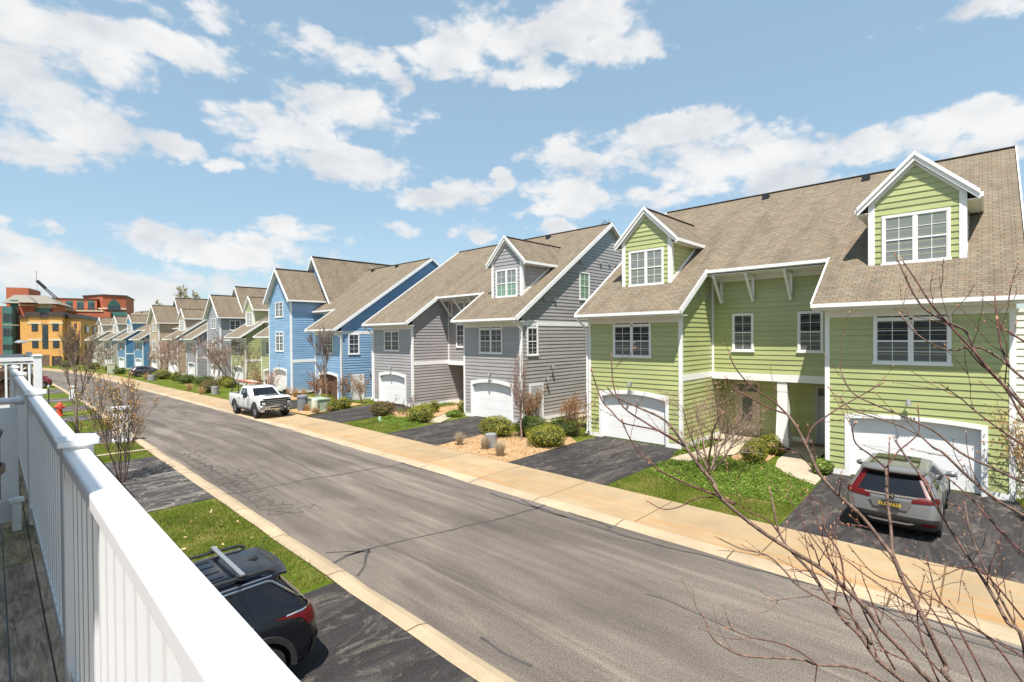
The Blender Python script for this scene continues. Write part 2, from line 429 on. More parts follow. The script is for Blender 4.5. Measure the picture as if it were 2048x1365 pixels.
# ------------------------------------------------------------------ world, sun
SUND = V((.385, .295, -1.0)).normalized()          # direction the light travels
sun = bpy.data.lights.new('sun', 'SUN'); sun.energy = 5.0; sun.angle = R(.53); sun.color = (1, .945, .87)
so = bpy.data.objects.new('sun', sun); COL.objects.link(so)
so.rotation_euler = SUND.to_track_quat('-Z', 'Y').to_euler(); so.location = (-20, -20, 60)
world = bpy.data.worlds.new('World'); scene.world = world; world.use_nodes = True
nt = world.node_tree; nt.nodes.clear()
sky = N(nt, 'ShaderNodeTexSky', sky_type='NISHITA', sun_disc=False)
sky.sun_elevation = math.asin(-SUND.z); sky.sun_rotation = math.atan2(-SUND.x, -SUND.y)
sky.air_density = 1.15; sky.dust_density = .6; sky.ozone_density = 1.5; sky.altitude = 100
tc = N(nt, 'ShaderNodeTexCoord')
nrm = N(nt, 'ShaderNodeVectorMath', operation='NORMALIZE'); L(nt, tc.outputs['Generated'], nrm.inputs[0])
D0 = nrm.outputs[0]
# warp the direction a little so cloud outlines are ragged
wn = N(nt, 'ShaderNodeTexNoise', Scale=12.0, Detail=6.0, Roughness=.6); L(nt, D0, wn.inputs['Vector'])
ws = N(nt, 'ShaderNodeVectorMath', operation='MULTIPLY_ADD'); L(nt, wn.outputs['Color'], ws.inputs[0])
ws.inputs[1].default_value = (.085,.085,.07); ws.inputs[2].default_value = (-.0425,-.0425,-.035)
wa = N(nt, 'ShaderNodeVectorMath', operation='ADD'); L(nt, D0, wa.inputs[0]); L(nt, ws.outputs[0], wa.inputs[1])
D = wa.outputs[0]
CLOUDS = [  # centre u, v, half width, half height in the photo's angles, weight
 (60,60,150,85,1),(190,90,120,90,1),(110,205,190,110,1.05),(50,285,150,55,1),(190,290,90,45,.9),(20,150,150,120,1),
 (350,100,120,52,.95),(330,25,130,20,.45),(430,25,50,40,.8),(345,287,72,40,1),(445,332,45,20,.75),
 (650,105,150,60,.85),(745,140,90,60,.9),(700,225,190,66,.95),(590,270,170,72,1.05),(690,330,180,50,1.0),(540,235,100,45,.9),(550,165,90,55,.6),(820,245,80,40,.7),
 (900,105,110,72,1),(1010,90,150,75,1),(1150,50,160,62,1),(1230,95,140,52,1),(1190,10,120,40,.95),(930,40,110,30,.4),(1060,150,130,30,.8),
 (880,390,125,42,1),(1350,265,160,48,1),(1200,310,180,58,1),(1450,320,220,66,1.05),(1560,355,120,46,1),(1110,372,100,55,.95),(1160,405,140,40,.95),(1330,390,190,34,.8),(1700,370,150,26,.4),
 (1850,262,230,48,1),(2010,250,190,55,1),(1740,285,130,36,.85),(2040,310,120,34,.5),
 (450,492,220,50,1),(590,462,130,34,.85),(350,480,110,34,.9),(560,510,110,30,.8),
 (90,535,200,50,1),(270,565,260,40,.95),(430,590,240,34,.75),(20,500,90,40,.7),(150,600,400,40,.55),(620,560,200,22,.4),
 (800,465,62,24,.85),(940,470,58,26,.85),(1005,360,34,26,.8),(100,463,46,20,.8),(705,490,34,14,.6),(1110,460,70,18,.75),(960,430,100,16,.3),
 (1950,20,150,34,.75),(1760,50,50,28,.55),(1840,80,60,20,.35),(0,455,40,30,.7)]
# clouds elsewhere round the sky, outside the photograph
rc = random.Random(4)
OTHER = []
for i in range(12):
    a = R(rc.uniform(115, 330)); e = R(rc.uniform(12, 60)); OTHER.append((a, e, rc.uniform(.14,.34), rc.uniform(.05,.12)))
acc = None
def blob(c, e1, e2, w1, w2, wt):
    global acc
    d1 = N(nt, 'ShaderNodeVectorMath', operation='DOT_PRODUCT'); d2 = N(nt, 'ShaderNodeVectorMath', operation='DOT_PRODUCT')
    L(nt, D, d1.inputs[0]); L(nt, D, d2.inputs[0]); d1.inputs[1].default_value = e1/w1; d2.inputs[1].default_value = e2/w2
    q = N(nt, 'ShaderNodeMath', operation='MULTIPLY'); L(nt, d1.outputs['Value'], q.inputs[0]); L(nt, d1.outputs['Value'], q.inputs[1])
    p = N(nt, 'ShaderNodeMath', operation='MULTIPLY_ADD'); L(nt, d2.outputs['Value'], p.inputs[0]); L(nt, d2.outputs['Value'], p.inputs[1]); L(nt, q.outputs[0], p.inputs[2])
    s = N(nt, 'ShaderNodeMath', operation='MULTIPLY_ADD'); L(nt, p.outputs[0], s.inputs[0]); s.inputs[1].default_value = -wt; s.inputs[2].default_value = wt
    if acc is None: acc = s.outputs[0]
    else:
        m = N(nt, 'ShaderNodeMath', operation='SMOOTH_MAX'); L(nt, acc, m.inputs[0]); L(nt, s.outputs[0], m.inputs[1]); m.inputs[2].default_value = .25
        acc = m.outputs[0]
for (u, v, a, b, wt) in CLOUDS:
    c = ray(u, v).normalized(); h = ray(u+a, v).normalized(); k = ray(u, v-b).normalized()
    e1 = (h-c*h.dot(c)); e2 = (k-c*k.dot(c)); w1 = math.asin(min(1,e1.length)); w2 = math.asin(min(1,e2.length))
    blob(c, e1.normalized(), e2.normalized(), w1*1.05, w2*1.05, wt)
for a, e, w1, w2 in OTHER:
    c = V((math.sin(a)*math.cos(e), math.cos(a)*math.cos(e), math.sin(e))); e1 = V((math.cos(a), -math.sin(a), 0)); e2 = c.cross(e1)
    blob(c, e1, e2, w1, w2, .95)
sq = N(nt, 'ShaderNodeMapping'); sq.inputs['Scale'].default_value = (1,1,1.9); L(nt, D0, sq.inputs['Vector'])
fb = N(nt, 'ShaderNodeTexNoise', Scale=9.0, Detail=10.0, Roughness=.56, Distortion=.2); L(nt, sq.outputs[0], fb.inputs['Vector'])
ds = N(nt, 'ShaderNodeMath', operation='MULTIPLY_ADD'); L(nt, fb.outputs['Fac'], ds.inputs[0]); ds.inputs[1].default_value = 2.5; ds.inputs[2].default_value = -1.25
ac = N(nt, 'ShaderNodeMath', operation='MAXIMUM'); L(nt, acc, ac.inputs[0]); ac.inputs[1].default_value = -.9
vm = None                                         # billows: rounded lumps with creases between them
for sc_, am in ((13.0, 1.5), (27.0, .85), (55.0, .5)):
    nb_ = N(nt, 'ShaderNodeTexNoise', Scale=sc_, Detail=1.0, Roughness=.4); L(nt, sq.outputs[0], nb_.inputs['Vector'])
    c0 = N(nt, 'ShaderNodeMath', operation='SUBTRACT'); L(nt, nb_.outputs['Fac'], c0.inputs[0]); c0.inputs[1].default_value = .5
    c1 = N(nt, 'ShaderNodeMath', operation='ABSOLUTE'); L(nt, c0.outputs[0], c1.inputs[0])
    c2 = N(nt, 'ShaderNodeMath', operation='MULTIPLY_ADD'); L(nt, c1.outputs[0], c2.inputs[0]); c2.inputs[1].default_value = am; c2.inputs[2].default_value = -.09*am
    if vm is None: vm = c2
    else:
        ad = N(nt, 'ShaderNodeMath', operation='ADD'); L(nt, vm.outputs[0], ad.inputs[0]); L(nt, c2.outputs[0], ad.inputs[1]); vm = ad
d0_ = N(nt, 'ShaderNodeMath', operation='ADD'); L(nt, ds.outputs[0], d0_.inputs[0]); L(nt, vm.outputs[0], d0_.inputs[1])
dn = N(nt, 'ShaderNodeMath', operation='ADD'); L(nt, ac.outputs[0], dn.inputs[0]); L(nt, d0_.outputs[0], dn.inputs[1])
mr = N(nt, 'ShaderNodeMapRange', interpolation_type='SMOOTHSTEP'); L(nt, dn.outputs[0], mr.inputs['Value'])
mr.inputs['From Min'].default_value = .2; mr.inputs['From Max'].default_value = .84; mr.inputs['To Max'].default_value = .97
# cloud tone: bright tops, slightly grey thick parts
f2 = N(nt, 'ShaderNodeTexNoise', Scale=10.0, Detail=6.0, Roughness=.55); L(nt, sq.outputs[0], f2.inputs['Vector'])
tone = ramp(nt, f2.outputs['Fac'], [(.3,(.72,.76,.81)),(.5,(.90,.915,.93)),(.64,(1,1,1))])
bg1 = N(nt, 'ShaderNodeBackground', Strength=.112); bg2 = N(nt, 'ShaderNodeBackground', Strength=.56)
hs = N(nt, 'ShaderNodeHueSaturation', Saturation=.92, Value=1.0); L(nt, sky.outputs[0], hs.inputs['Color'])
L(nt, mixc(nt, .6, hs.outputs[0], (1.95,3.05,3.85)), bg1.inputs['Color']); L(nt, tone, bg2.inputs['Color'])
mx = N(nt, 'ShaderNodeMixShader'); L(nt, mr.outputs[0], mx.inputs[0]); L(nt, bg1.outputs[0], mx.inputs[1]); L(nt, bg2.outputs[0], mx.inputs[2])
wo = N(nt, 'ShaderNodeOutputWorld'); L(nt, mx.outputs[0], wo.inputs['Surface'])

# ------------------------------------------------------------------ ground
def sheet(name, xl, xr, ys, off, mtl, nx=1, jit=0, drop=0):
    mb = MB(); rr = random.Random(len(name)); vs = []
    for y in ys:
        for i in range(nx+1):
            t = i/nx; a = xl+sx(y)*(xl > -50); b = xr+sx(y)*(xr < 50)
            j = rr.uniform(-jit, jit) if jit and i in (0, nx) else 0
            vs.append((a+(b-a)*t+j, y, gz(y)+off-(drop if t > .5 else 0)))
    fs = [(r*(nx+1)+i, r*(nx+1)+i+1, (r+1)*(nx+1)+i+1, (r+1)*(nx+1)+i) for r in range(len(ys)-1) for i in range(nx)]
    mb.faces(vs, fs); return tag(mb.build(name, mtl), kind='structure')
YS = [-40,-20]+[i*1.0 for i in range(-10, 60)]+[60+2*i for i in range(45)]+[150+3*i for i in range(13)]
g = MB(); gy = [-300,-100,-40,0,28,36,46,62,76,200,400,900]; vs = []
for y in gy:
    for x in (-600, 0, 600): vs.append((x, y, gz(y)-.09))
g.faces(vs, [(r*3+i, r*3+i+1, r*3+i+4, r*3+i+3) for r in range(len(gy)-1) for i in range(2)])
tag(g.build('ground', EARTH), kind='structure')
sheet('road', 5.1, 11.45, YS, -.05, ROAD, 2)
sheet('pavement', 11.84, 14.1, YS, 0, WALK)
# kerbs with a real step to the road
for nm, a, b, sgn in (('kerb', 4.8, 5.25, 1), ('kerb', 11.36, 11.84, -1)):
    mb = MB(); vs = []; rr = random.Random(3)
    for y in YS:
        s, z = sx(y), gz(y); j = rr.uniform(-.03,.03) if y < 60 else 0
        if sgn > 0: pr = [(a+j*.5, .01), (a+.26, .015), (b-.05+j, -.03), (b+j, -.06)]
        else: pr = [(a+j, -.06), (a+.05+j, -.03), (b-.2, .0), (b, -.002)]
        vs += [(x+s, y, z+h) for x, h in pr]
    mb.faces(vs, [(r*4+i, r*4+i+1, r*4+i+5, r*4+i+4) for r in range(len(YS)-1) for i in range(3)])
    tag(mb.build('kerb', KERB), kind='structure')
sheet('lawn', 14.1, 23.5, [y for y in YS if y < 172], -.012, LAWN)
sheet('lawn', -8, 4.8, [y for y in YS if y < 172], -.012, LAWN)

def patch(name, pts, off, mtl, kind='structure'):
    mb = MB(); mb.face([(x, y, gz(y)+off) for x, y in pts]); return tag(mb.build(name, mtl), kind=kind)
# right-hand front gardens, near to far
patch('driveway', [(14.1,-1.2),(14.1,3.9),(19.6,4.05),(20.85,4.1),(20.85,-.7),(20,-1.2)], .004, DRIVE)
patch('driveway', [(14.1,9.2),(14.1,13.72),(20.85,13.95),(20.85,9.75),(18.9,9.25)], .004, DRIVE)
patch('garden_bed', [(14.1,13.74),(14.1,18.25),(17.9,18.7),(19.6,17.2),(20.3,15.6),(19.0,13.95)], .006, MULCH)
patch('driveway', [(14.1,18.3),(14.1,22.6),(20.85,23.4),(20.85,19.3),(18.2,18.75)], .004, DRIVE)
patch('driveway', [(14.1,27.5),(14.1,32.0),(20.85,34.6),(20.85,29.9),(16.4,27.7)], .008, DRIVE)
patch('garden_bed', [(14.35,32.3),(14.35,36.3),(19.6,36.6),(19.8,34.8)], .05, MULCH)
patch('driveway', [(14.4,37.0),(14.4,42.2),(19.9,43.4),(19.9,38.5)], .012, DRIVE)
patch('garden_bed', [(16.0,43.3),(20.2,43.6),(20.2,48.3),(15.6,47.5)], .03, MULCH)
def curve_patch(name, A, B, off, mtl):
    mb = MB(); n = len(A)
    vs = [(x, y, gz(y)+off) for x, y in A+B]
    mb.faces(vs, [(i, i+1, n+i+1, n+i) for i in range(n-1)]); return tag(mb.build(name, mtl), kind='structure')
curve_patch('path', [(18.75,9.22),(19.6,9.2),(20.9,8.95),(22.4,8.85),(24.2,9.0)], [(19.05,8.3),(19.9,8.2),(21.0,7.7),(22.3,7.25),(24.2,7.2)], .02, PATHM)
curve_patch('path', [(18.7,4.07),(19.4,5.05),(20.4,5.75),(21.6,6.0),(24.2,6.1)], [(19.75,4.09),(20.4,4.45),(21.2,4.8),(22.2,4.85),(24.2,4.85)], .02, PATHM)
patch('garden_bed', [(20.6,6.2),(24.1,6.3),(24.1,7.1),(22.2,7.15),(21.0,7.6),(20.2,7.2)], .01, MULCH)
patch('garden_bed', [(21.2,4.75),(20.6,4.4),(20.7,4.2),(23.9,4.3),(23.9,4.78)], .01, IVYB)
patch('ivy_bed', [(16.2,4.0),(18.6,4.05),(19.3,5.1),(20.2,5.85),(20.5,6.3),(20.1,7.2),(20.8,7.7),(19.9,8.15),(19.0,8.3),(18.7,9.1),(16.6,9.1),(15.9,7.8),(16.0,5.5)], .008, IVYB)
curve_patch('path', [(18.0,23.0),(19.5,23.9),(21.0,24.6),(24.0,25.0)], [(17.6,23.7),(19.0,24.7),(20.8,25.6),(24.0,26.4)], .02, PATHM)
patch('garden_bed', [(18.0,24.5),(19.0,24.8),(20.8,25.7),(24.0,26.5),(24.0,28.6),(19,28.9),(17.2,28.6)], .01, MULCH)
patch('ivy_bed', [(15.9,23.2),(17.5,23.8),(18.3,25.0),(17.3,27.4),(15.9,27.2)], .008, IVYB)
curve_patch('path', [(20.8,14.75),(22,14.9),(26,14.9)], [(20.8,14.45),(22,14.5),(26,14.5)], .012, PATHM)
curve_patch('path', [(22.2,18.9),(24,18.75),(30,18.75)], [(22.2,17.9),(24,18.0),(30,18.0)], .012, PATHM)
# left-hand front gardens
for a, b, m in ((-3,9.72,DRIVE),(17.5,25.85,DRIVE2),(31.2,36.6,DRIVE2),(43.5,47.2,DRIVE2),(52,57,DRIVE2),(63,68,DRIVE2),(76,83,DRIVE2),(92,98,DRIVE2)):
    s = sx((a+b)/2)
    patch('driveway', [(-7,a),(4.8+sx(a),a+.05),(4.8+sx(b),b-.1),(2.6+s,b),(-7,b)], .006, m)
patch('path', [(-2,27.9),(4.85,27.5),(4.85,27.75),(-2,28.2)], .012, PATHM)

# sealed cracks in the road: wandering ribbons a few millimetres above it
crk = MB(); rk = random.Random(11)
def crack(pts, w, jit=.05, step=.35):
    P = []
    for a, b in zip(pts, pts[1:]):
        n = max(2, int((b-a).length/step))
        P += [a.lerp(b, i/n) for i in range(n)]
    P.append(pts[-1]); Q = []
    ox = oy = 0
    for p in P:
        ox = ox*.7+rk.uniform(-jit, jit); oy = oy*.7+rk.uniform(-jit, jit)
        Q.append(V((p.x+ox, p.y+oy, gz(p.y)-.044)))
    for i in range(len(Q)-1):
        d = (Q[i+1]-Q[i]); d = V((d.y, -d.x, 0)).normalized()
        w0 = w*(.7+.5*noise.noise(Q[i]*1.3)); w1 = w*(.7+.5*noise.noise(Q[i+1]*1.3))
        crk.face([Q[i]-d*w0, Q[i+1]-d*w1, Q[i+1]+d*w1, Q[i]+d*w0])
def gp(*uv): return [G(u, v, -.045) for u, v in uv]
crack(gp((400,990),(470,987),(520,978),(600,962),(700,945),(800,930),(815,925)), .045)
crack(gp((660,1128),(690,1112),(760,1092),(880,1065),(1000,1035),(1080,1015),(1100,1003)), .05)
crack(gp((690,1112),(740,1100),(735,1130),(715,1150)), .035); crack(gp((655,1105),(700,1102),(745,1106)), .03)
crack(gp((340,868),(400,855),(480,840),(560,833),(600,868)), .03)
crack(gp((330,800),(365,815),(400,822)), .03); crack(gp((410,845),(500,882),(600,930),(640,950)), .022)
crack(gp((430,820),(470,825),(530,838)), .05); crack(gp((500,838),(560,855),(620,868)), .06)
crack(gp((800,925),(830,935),(870,945),(930,962)), .045)
crack(gp((980,985),(1050,1008),(1150,1040),(1250,1072),(1320,1090),(1400,1110),(1500,1140),(1620,1170),(1740,1200)), .055, .07)
crack(gp((1740,1215),(1830,1235),(1930,1262),(2048,1300),(2120,1330)), .04, .09); crack(gp((1720,1200),(1800,1240),(1900,1280),(2048,1312)), .03, .09); crack(gp((1660,1180),(1750,1195),(1850,1225),(1980,1255)), .04, .09)
crack(gp((1050,1000),(1110,1030),(1180,1045)), .05, .08); crack(gp((1095,1000),(1160,1030),(1230,1058)), .05, .08)
crack(gp((1290,1188),(1340,1205),(1400,1235),(1460,1262)), .015)
crack(gp((960,1270),(1000,1300),(1060,1330)), .045, .06)
# alligator cracking along the left gutter
cells = {}
for a in range(40):
    for b in range(7):
        cells[a, b] = V((5.42+b*.36+(a % 2)*.12+rk.uniform(-.12,.12), 14.4+a*.29+rk.uniform(-.10,.10), 0))
for (a, b), p in cells.items():
    lim = 6.0+.85*max(0, noise.noise(V((p.y*.33, 7, 0)))+.45)
    if p.x > lim: continue
    for q in ((a+1, b), (a, b+1)) if (a+b) % 2 else ((a+1, b),):
        if q in cells and cells[q].x < lim+.2 and rk.random() < .86: crack([p, cells[q]], .02, .02, .12)
tag(crk.build('crack_sealant', SEAL), kind='structure')

# ------------------------------------------------------------------ grass, ivy, chips
def inpoly(x, y, P):
    c = False; j = len(P)-1
    for i in range(len(P)):
        if (P[i][1] > y) != (P[j][1] > y) and x < (P[j][0]-P[i][0])*(y-P[i][1])/(P[j][1]-P[i][1])+P[i][0]: c = not c
        j = i
    return c
def scatter(P, dens, rr):
    xs = [p[0] for p in P]; ys = [p[1] for p in P]
    for i in range(int(dens*(max(xs)-min(xs))*(max(ys)-min(ys)))):
        x = rr.uniform(min(xs), max(xs)); y = rr.uniform(min(ys), max(ys))
        if inpoly(x, y, P): yield x, y
LAWNS = [([(1.8,9.8),(4.83,9.8),(4.83,17.3),(1.8,17.5)], 900), ([(2,25.9),(4.85,25.9),(4.9,27.4),(2,27.7)], 420), ([(2,28.3),(4.85,27.9),(4.9,31),(2,31.1)], 420), ([(2,36.7),(5.0,36.7),(5.3,43.4),(2,43.4)], 130),
 ([(14.12,3.95),(16.1,4.0),(15.9,7.8),(16.6,9.1),(14.12,9.15)], 800), ([(14.15,22.7),(15.9,23.2),(15.9,27.2),(14.15,27.4)], 380), ([(17.6,14.0),(19,14.1),(20.3,15.6),(19.6,17.2),(20.7,18.8),(22,17.8),(22,15),(20.6,14.1)], 300), ([(14.3,47.5),(18,47.8),(18,52.5),(14.6,52.5)], 70)]
gr = MB(); rr = random.Random(5)
for P, dn_ in LAWNS:
    for x, y in scatter(P, dn_, rr):
        h = rr.uniform(.03,.085)*(1+.5*noise.noise(V((x,y,0))*.9)); a = rr.uniform(0, 2*PI); w = rr.uniform(.005,.011)
        z = gz(y)-.012; dx, dy = math.cos(a)*w, math.sin(a)*w; lx, ly = rr.gauss(0,.03), rr.gauss(0,.03)
        gr.face([(x-dx,y-dy,z),(x+dx,y+dy,z),(x+lx,y+ly,z+h)])
tag(gr.build('grass', GRASS), kind='stuff')
def leafquad(mb, p, s, rr, up=.6, m=0):
    n = V((rr.gauss(0,1), rr.gauss(0,1), rr.gauss(0,1)+up)).normalized(); t = n.orthogonal().normalized()
    t = Matrix.Rotation(rr.uniform(0,2*PI), 3, n) @ t; b = n.cross(t)
    p = V(p); mb.face([p-t*s, p-b*s*.55, p+t*s, p+b*s*.55], m)
iv = MB(); rr = random.Random(6)
for P, dn_, s in (([(16.2,4.0),(18.6,4.05),(19.3,5.1),(20.2,5.85),(20.5,6.3),(20.1,7.2),(20.8,7.7),(19.9,8.15),(19.0,8.3),(18.7,9.1),(16.6,9.1),(15.9,7.8),(16.0,5.5)], 620, .034),
                  ([(15.9,23.2),(17.5,23.8),(18.3,25.0),(17.3,27.4),(15.9,27.2)], 260, .045), ([(19.3,9.25),(21.0,8.95),(22.6,8.9),(22.6,9.5),(19.8,9.5)], 500, .04),
                  ([(19.9,4.15),(21.2,4.15),(21.2,4.7),(20.2,4.4)], 600, .04), ([(18.5,27.8),(23.8,28.0),(23.8,28.9),(19,29.0)], 260, .05), ([(20.0,23.6),(21.6,24.2),(21.2,24.6),(19.6,23.9)], 300, .05)):
    for x, y in scatter(P, dn_, rr):
        hh = .05+.14*max(0, .5+noise.noise(V((x,y,1))*1.6))
        leafquad(iv, (x, y, gz(y)+rr.uniform(.2,1)*hh), s*rr.uniform(.7,1.3), rr, 1.4)
tag(iv.build('ground_cover', IVY), kind='stuff')
ch = MB()
for P, dn_ in (([(14.12,13.78),(14.12,18.2),(17.9,18.65),(19.6,17.2),(20.3,15.6),(19.0,14.0)], 330), ([(20.6,6.2),(24.1,6.3),(24.1,7.1),(22.2,7.15),(21.0,7.6),(20.2,7.2)], 420),
               ([(18.0,24.5),(19.0,24.8),(20.8,25.7),(24.0,26.5),(24.0,28.0),(19,28.4),(17.6,28.2)], 150), ([(14.4,32.4),(14.4,36.2),(19.5,36.5),(19.7,34.9)], 120)):
    for x, y in scatter(P, dn_, rr):
        leafquad(ch, (x, y, gz(y)+rr.uniform(.015,.05)), rr.uniform(.015,.034), rr, 2.0)
for x, y in scatter([(2,10),(4.8,10),(4.8,17),(2,17)], 3, rr): leafquad(ch, (x, y, .05), rr.uniform(.03,.06), rr, 2)
tag(ch.build('bark_chips', CHIP), kind='stuff')
# ------------------------------------------------------------------ houses (local axes: x into the plot, y along the street, z up)
RK, DEP = 9.2, 18.4
def zr(x): return 6.54+.685*(x if x <= RK else 2*RK-x)
def clipz(P, lo, hi):
    for s, lim in ((1, lo), (-1, hi)):
        Q = []
        for i in range(len(P)):
            a, b = P[i], P[(i+1) % len(P)]; da, db = s*(a[1]-lim), s*(b[1]-lim)
            if da >= -1e-9: Q.append(a)
            if (da > 1e-9 and db < -1e-9) or (da < -1e-9 and db > 1e-9):
                t = da/(da-db); Q.append((a[0]+(b[0]-a[0])*t, lim))
        P = Q
        if len(P) < 3: return []
    return P
class PL:
    """a vertical wall plane: axis 'x' faces the street, 'y' faces along it"""
    def __init__(s, ax, c, sg): s.ax, s.c, s.sg = ax, c, sg
    def p(s, a, z, o=0):
        d = s.c+s.sg*o
        return V((d, a, z)) if s.ax == 'x' else V((a, d, z))
    def box(s, mb, a0, a1, z0, z1, o0, o1, m=0):
        p, q = s.p(a0, z0, o0), s.p(a1, z1, o1); mb.box(p.x, q.x, p.y, q.y, z0, z1, m)
def clap(mb, pl, poly, e=.215, lip=.027):
    lo = min(p[1] for p in poly); hi = max(p[1] for p in poly); k = int(math.floor(lo/e+1e-6))
    while k*e < hi-1e-6:
        z0, z1 = k*e, (k+1)*e; Q = clipz(poly, max(z0, lo), min(z1, hi)); k += 1
        if len(Q) < 3: continue
        mb.face([pl.p(a, z, .003+lip*(1-(z-z0)/e)) for a, z in Q])
        bt = [a for a, z in Q if z < z0+1e-6]
        if len(bt) >= 2:
            a0, a1 = min(bt), max(bt)
            mb.face([pl.p(a0, z0, 0), pl.p(a1, z0, 0), pl.p(a1, z0, .003+lip), pl.p(a0, z0, .003+lip)])
def window(root, pl, a0, a1, z0, z1, cols=2, tran=0, low=None, up=None, grid=2):
    f = MB(); g = MB(); c = .085; B = pl.box
    B(f, a0, a1, z1-c, z1, 0, .06); B(f, a0, a0+c, z0, z1-c, 0, .06); B(f, a1-c, a1, z0, z1-c, 0, .06)
    B(f, a0-.03, a1+.03, z0-.05, z0+.05, 0, .085)
    zi, zt = z0+.05, z1-c
    if tran: B(f, a0+c, a1-c, zt-tran-.07, zt-tran, 0, .055)
    n = cols; wd = (a1-a0-2*c-(n-1)*.09)/n
    for i in range(n):
        s = a0+c+i*(wd+.09); t = s+wd
        if i: B(f, s-.09, s, zi, zt, 0, .055)
        rows = [(zi, zt-tran-.07 if tran else zt, 1)]
        if tran: rows.append((zt-tran, zt, 0))
        for y0, y1, dbl in rows:
            k = .028
            B(f, s, s+k, y0, y1, .02, .045); B(f, t-k, t, y0, y1, .02, .045)
            B(f, s+k, t-k, y0, y0+k, .02, .045); B(f, s+k, t-k, y1-k, y1, .02, .045)
            B(f, (s+t)/2-.009, (s+t)/2+.009, y0+k, y1-k, .027, .04)
            if dbl:
                ym = (y0+y1)/2
                B(f, s+k, t-k, ym-.025, ym+.025, .02, .05)
                if grid == 2:
                    for q in ((y0+ym)/2, (y1+ym)/2): B(f, s+k, t-k, q-.009, q+.009, .0275, .0405)
                g.face([pl.p(s, y0, .028), pl.p(t, y0, .028), pl.p(t, ym, .028), pl.p(s, ym, .028)], 1 if low else 0)
                g.face([pl.p(s, ym, .029), pl.p(t, ym, .029), pl.p(t, y1, .029), pl.p(s, y1, .029)], 2 if up else 0)
            else: g.face([pl.p(s, y0, .028), pl.p(t, y0, .028), pl.p(t, y1, .028), pl.p(s, y1, .028)], 0)
    w = f.build('window', WHITE, root); g.build('pane', [GLASS, low or GLASS, up or GLASS], w); return w
def garage(root, pl, a0, a1, num=None, arch=.19, sh=2.04, mtl=None):
    """opening a0..a1 in the wall, its arched white frame and a panelled door set back in it"""
    f = MB(); d = MB(); B = pl.box; t = .15; dp = .17
    B(f, a0-t, a0, 0, sh, -.02, .045); B(f, a1, a1+t, 0, sh, -.02, .045)
    B(f, a0, a0+.02, .02, sh+.2, -dp-.03, -.02); B(f, a1-.02, a1, .02, sh+.2, -dp-.03, -.02)
    n = 14; am = (a0+a1)/2; hw = (a1-a0)/2+t
    def zi(a): return sh+arch*(1-((a-am)/((a1-a0)/2))**2) if a0 <= a <= a1 else sh
    def zo(a): return sh+arch+.035+max(.09, arch*.79)*(1-((a-am)/hw)**2)
    xs = [a0-t]+[a0+(a1-a0)*i/n for i in range(n+1)]+[a1+t]
    for s, e in zip(xs, xs[1:]):
        q = [(s, zi(s)), (e, zi(e)), (e, zo(e)), (s, zo(s))]
        if s < a0: q = [(s, sh), (e, sh), (e, zo(e)), (s, zo(s))]
        if e > a1: q = [(s, sh), (e, sh), (e, zo(e)), (s, zo(s))]
        f.prism([pl.p(a, z, -.02) for a, z in q], pl.p(0,0,.045)-pl.p(0,0,-.02))
        if a0 <= s and e <= a1:
            f.face([pl.p(s, zi(s), -.02), pl.p(e, zi(e), -.02), pl.p(e, zi(e), -dp-.03), pl.p(s, zi(s), -dp-.03)])
    top = sh+arch+.04
    for i in range(4):
        z0, z1 = .03+i*(top-.03)/4, .03+(i+1)*(top-.03)/4
        B(d, a0+.02, a1-.02, z0+.006, z1-.006, -dp-.05, -dp)
    B(d, a0+.02, a1-.02, .01, top, -dp-.07, -dp-.012)
    g = d.build('garage_door', mtl or GARAGE, root); f.build('garage_frame', WHITE, g)
    if num: text('house_number', num, .17, BLACKM, root, pl.p(am, zo(am)-.085, .052), (PI/2, 0, -PI/2))
def wall_lamp(root, pl, a, z):
    mb = MB(); pl.box(mb, a-.05, a+.05, z-.05, z+.08, 0, .05)
    p = pl.p(a, z+.1, .06); q = pl.p(a, z+.12, .2); mb.tube([pl.p(a, z+.02, .03), p, q], .015, 6)
    mb.lathe([(.03, .02), (.04, -.02), (.075, -.12), (.09, -.2)], q, 10)
    mb.build('wall_lamp', METALG, root)
def slab(mb, x0, x1, y0, y1, zf=zr, th=.17, su=1.212):
    a = [(x0,y0),(x1,y0),(x1,y1),(x0,y1)]
    top = [V((x, y, zf(x))) for x, y in a]; bot = [p-V((0,0,th)) for p in top]
    mb.face(top, 0, [(y, x*su) for x, y in a]); mb.face(bot[::-1], 1)
    for i in range(4):
        j = (i+1) % 4; mb.face([bot[i], bot[j], top[j], top[i]], 1)
def gable_roof_x(mb, xa, xb, ym, hw, zpk, zev, th=.15, xa2=None):
    """small roof whose ridge runs along x; UV along the eave"""
    for sg in (-1, 1):
        e0, e1 = V((xa, ym+sg*hw, zev)), V((xb, ym+sg*hw, zev)); r0, r1 = V((xa, ym, zpk)), V((xa2 or xb, ym, zpk))
        ln = (r0-e0).length; top = [e0, e1, r1, r0]; bot = [p-V((0,0,th)) for p in top]
        mb.face(top, 0, [(xa,0),(xb,0),(xa2 or xb,ln),(xa,ln)]); mb.face(bot[::-1], 1)
        for i in range(4): mb.face([bot[i], bot[(i+1)%4], top[(i+1)%4], top[i]], 1)
def gable_boards(T, x, w, m, hw, ze, zp, lo, hi):
    """two mitred boards under a front gable"""
    for sg in (-1, 1): T.prism([(x, m+sg*hw, ze+lo), (x, m+sg*hw, ze+hi), (x, m, zp+hi), (x, m, zp+lo)], (w,0,0))
def rake(T, p, q, w=.045, h=.24): T.bar(V(p)-V((0,0,h*.5-.06)), V(q)-V((0,0,h*.5-.06)), w, h)

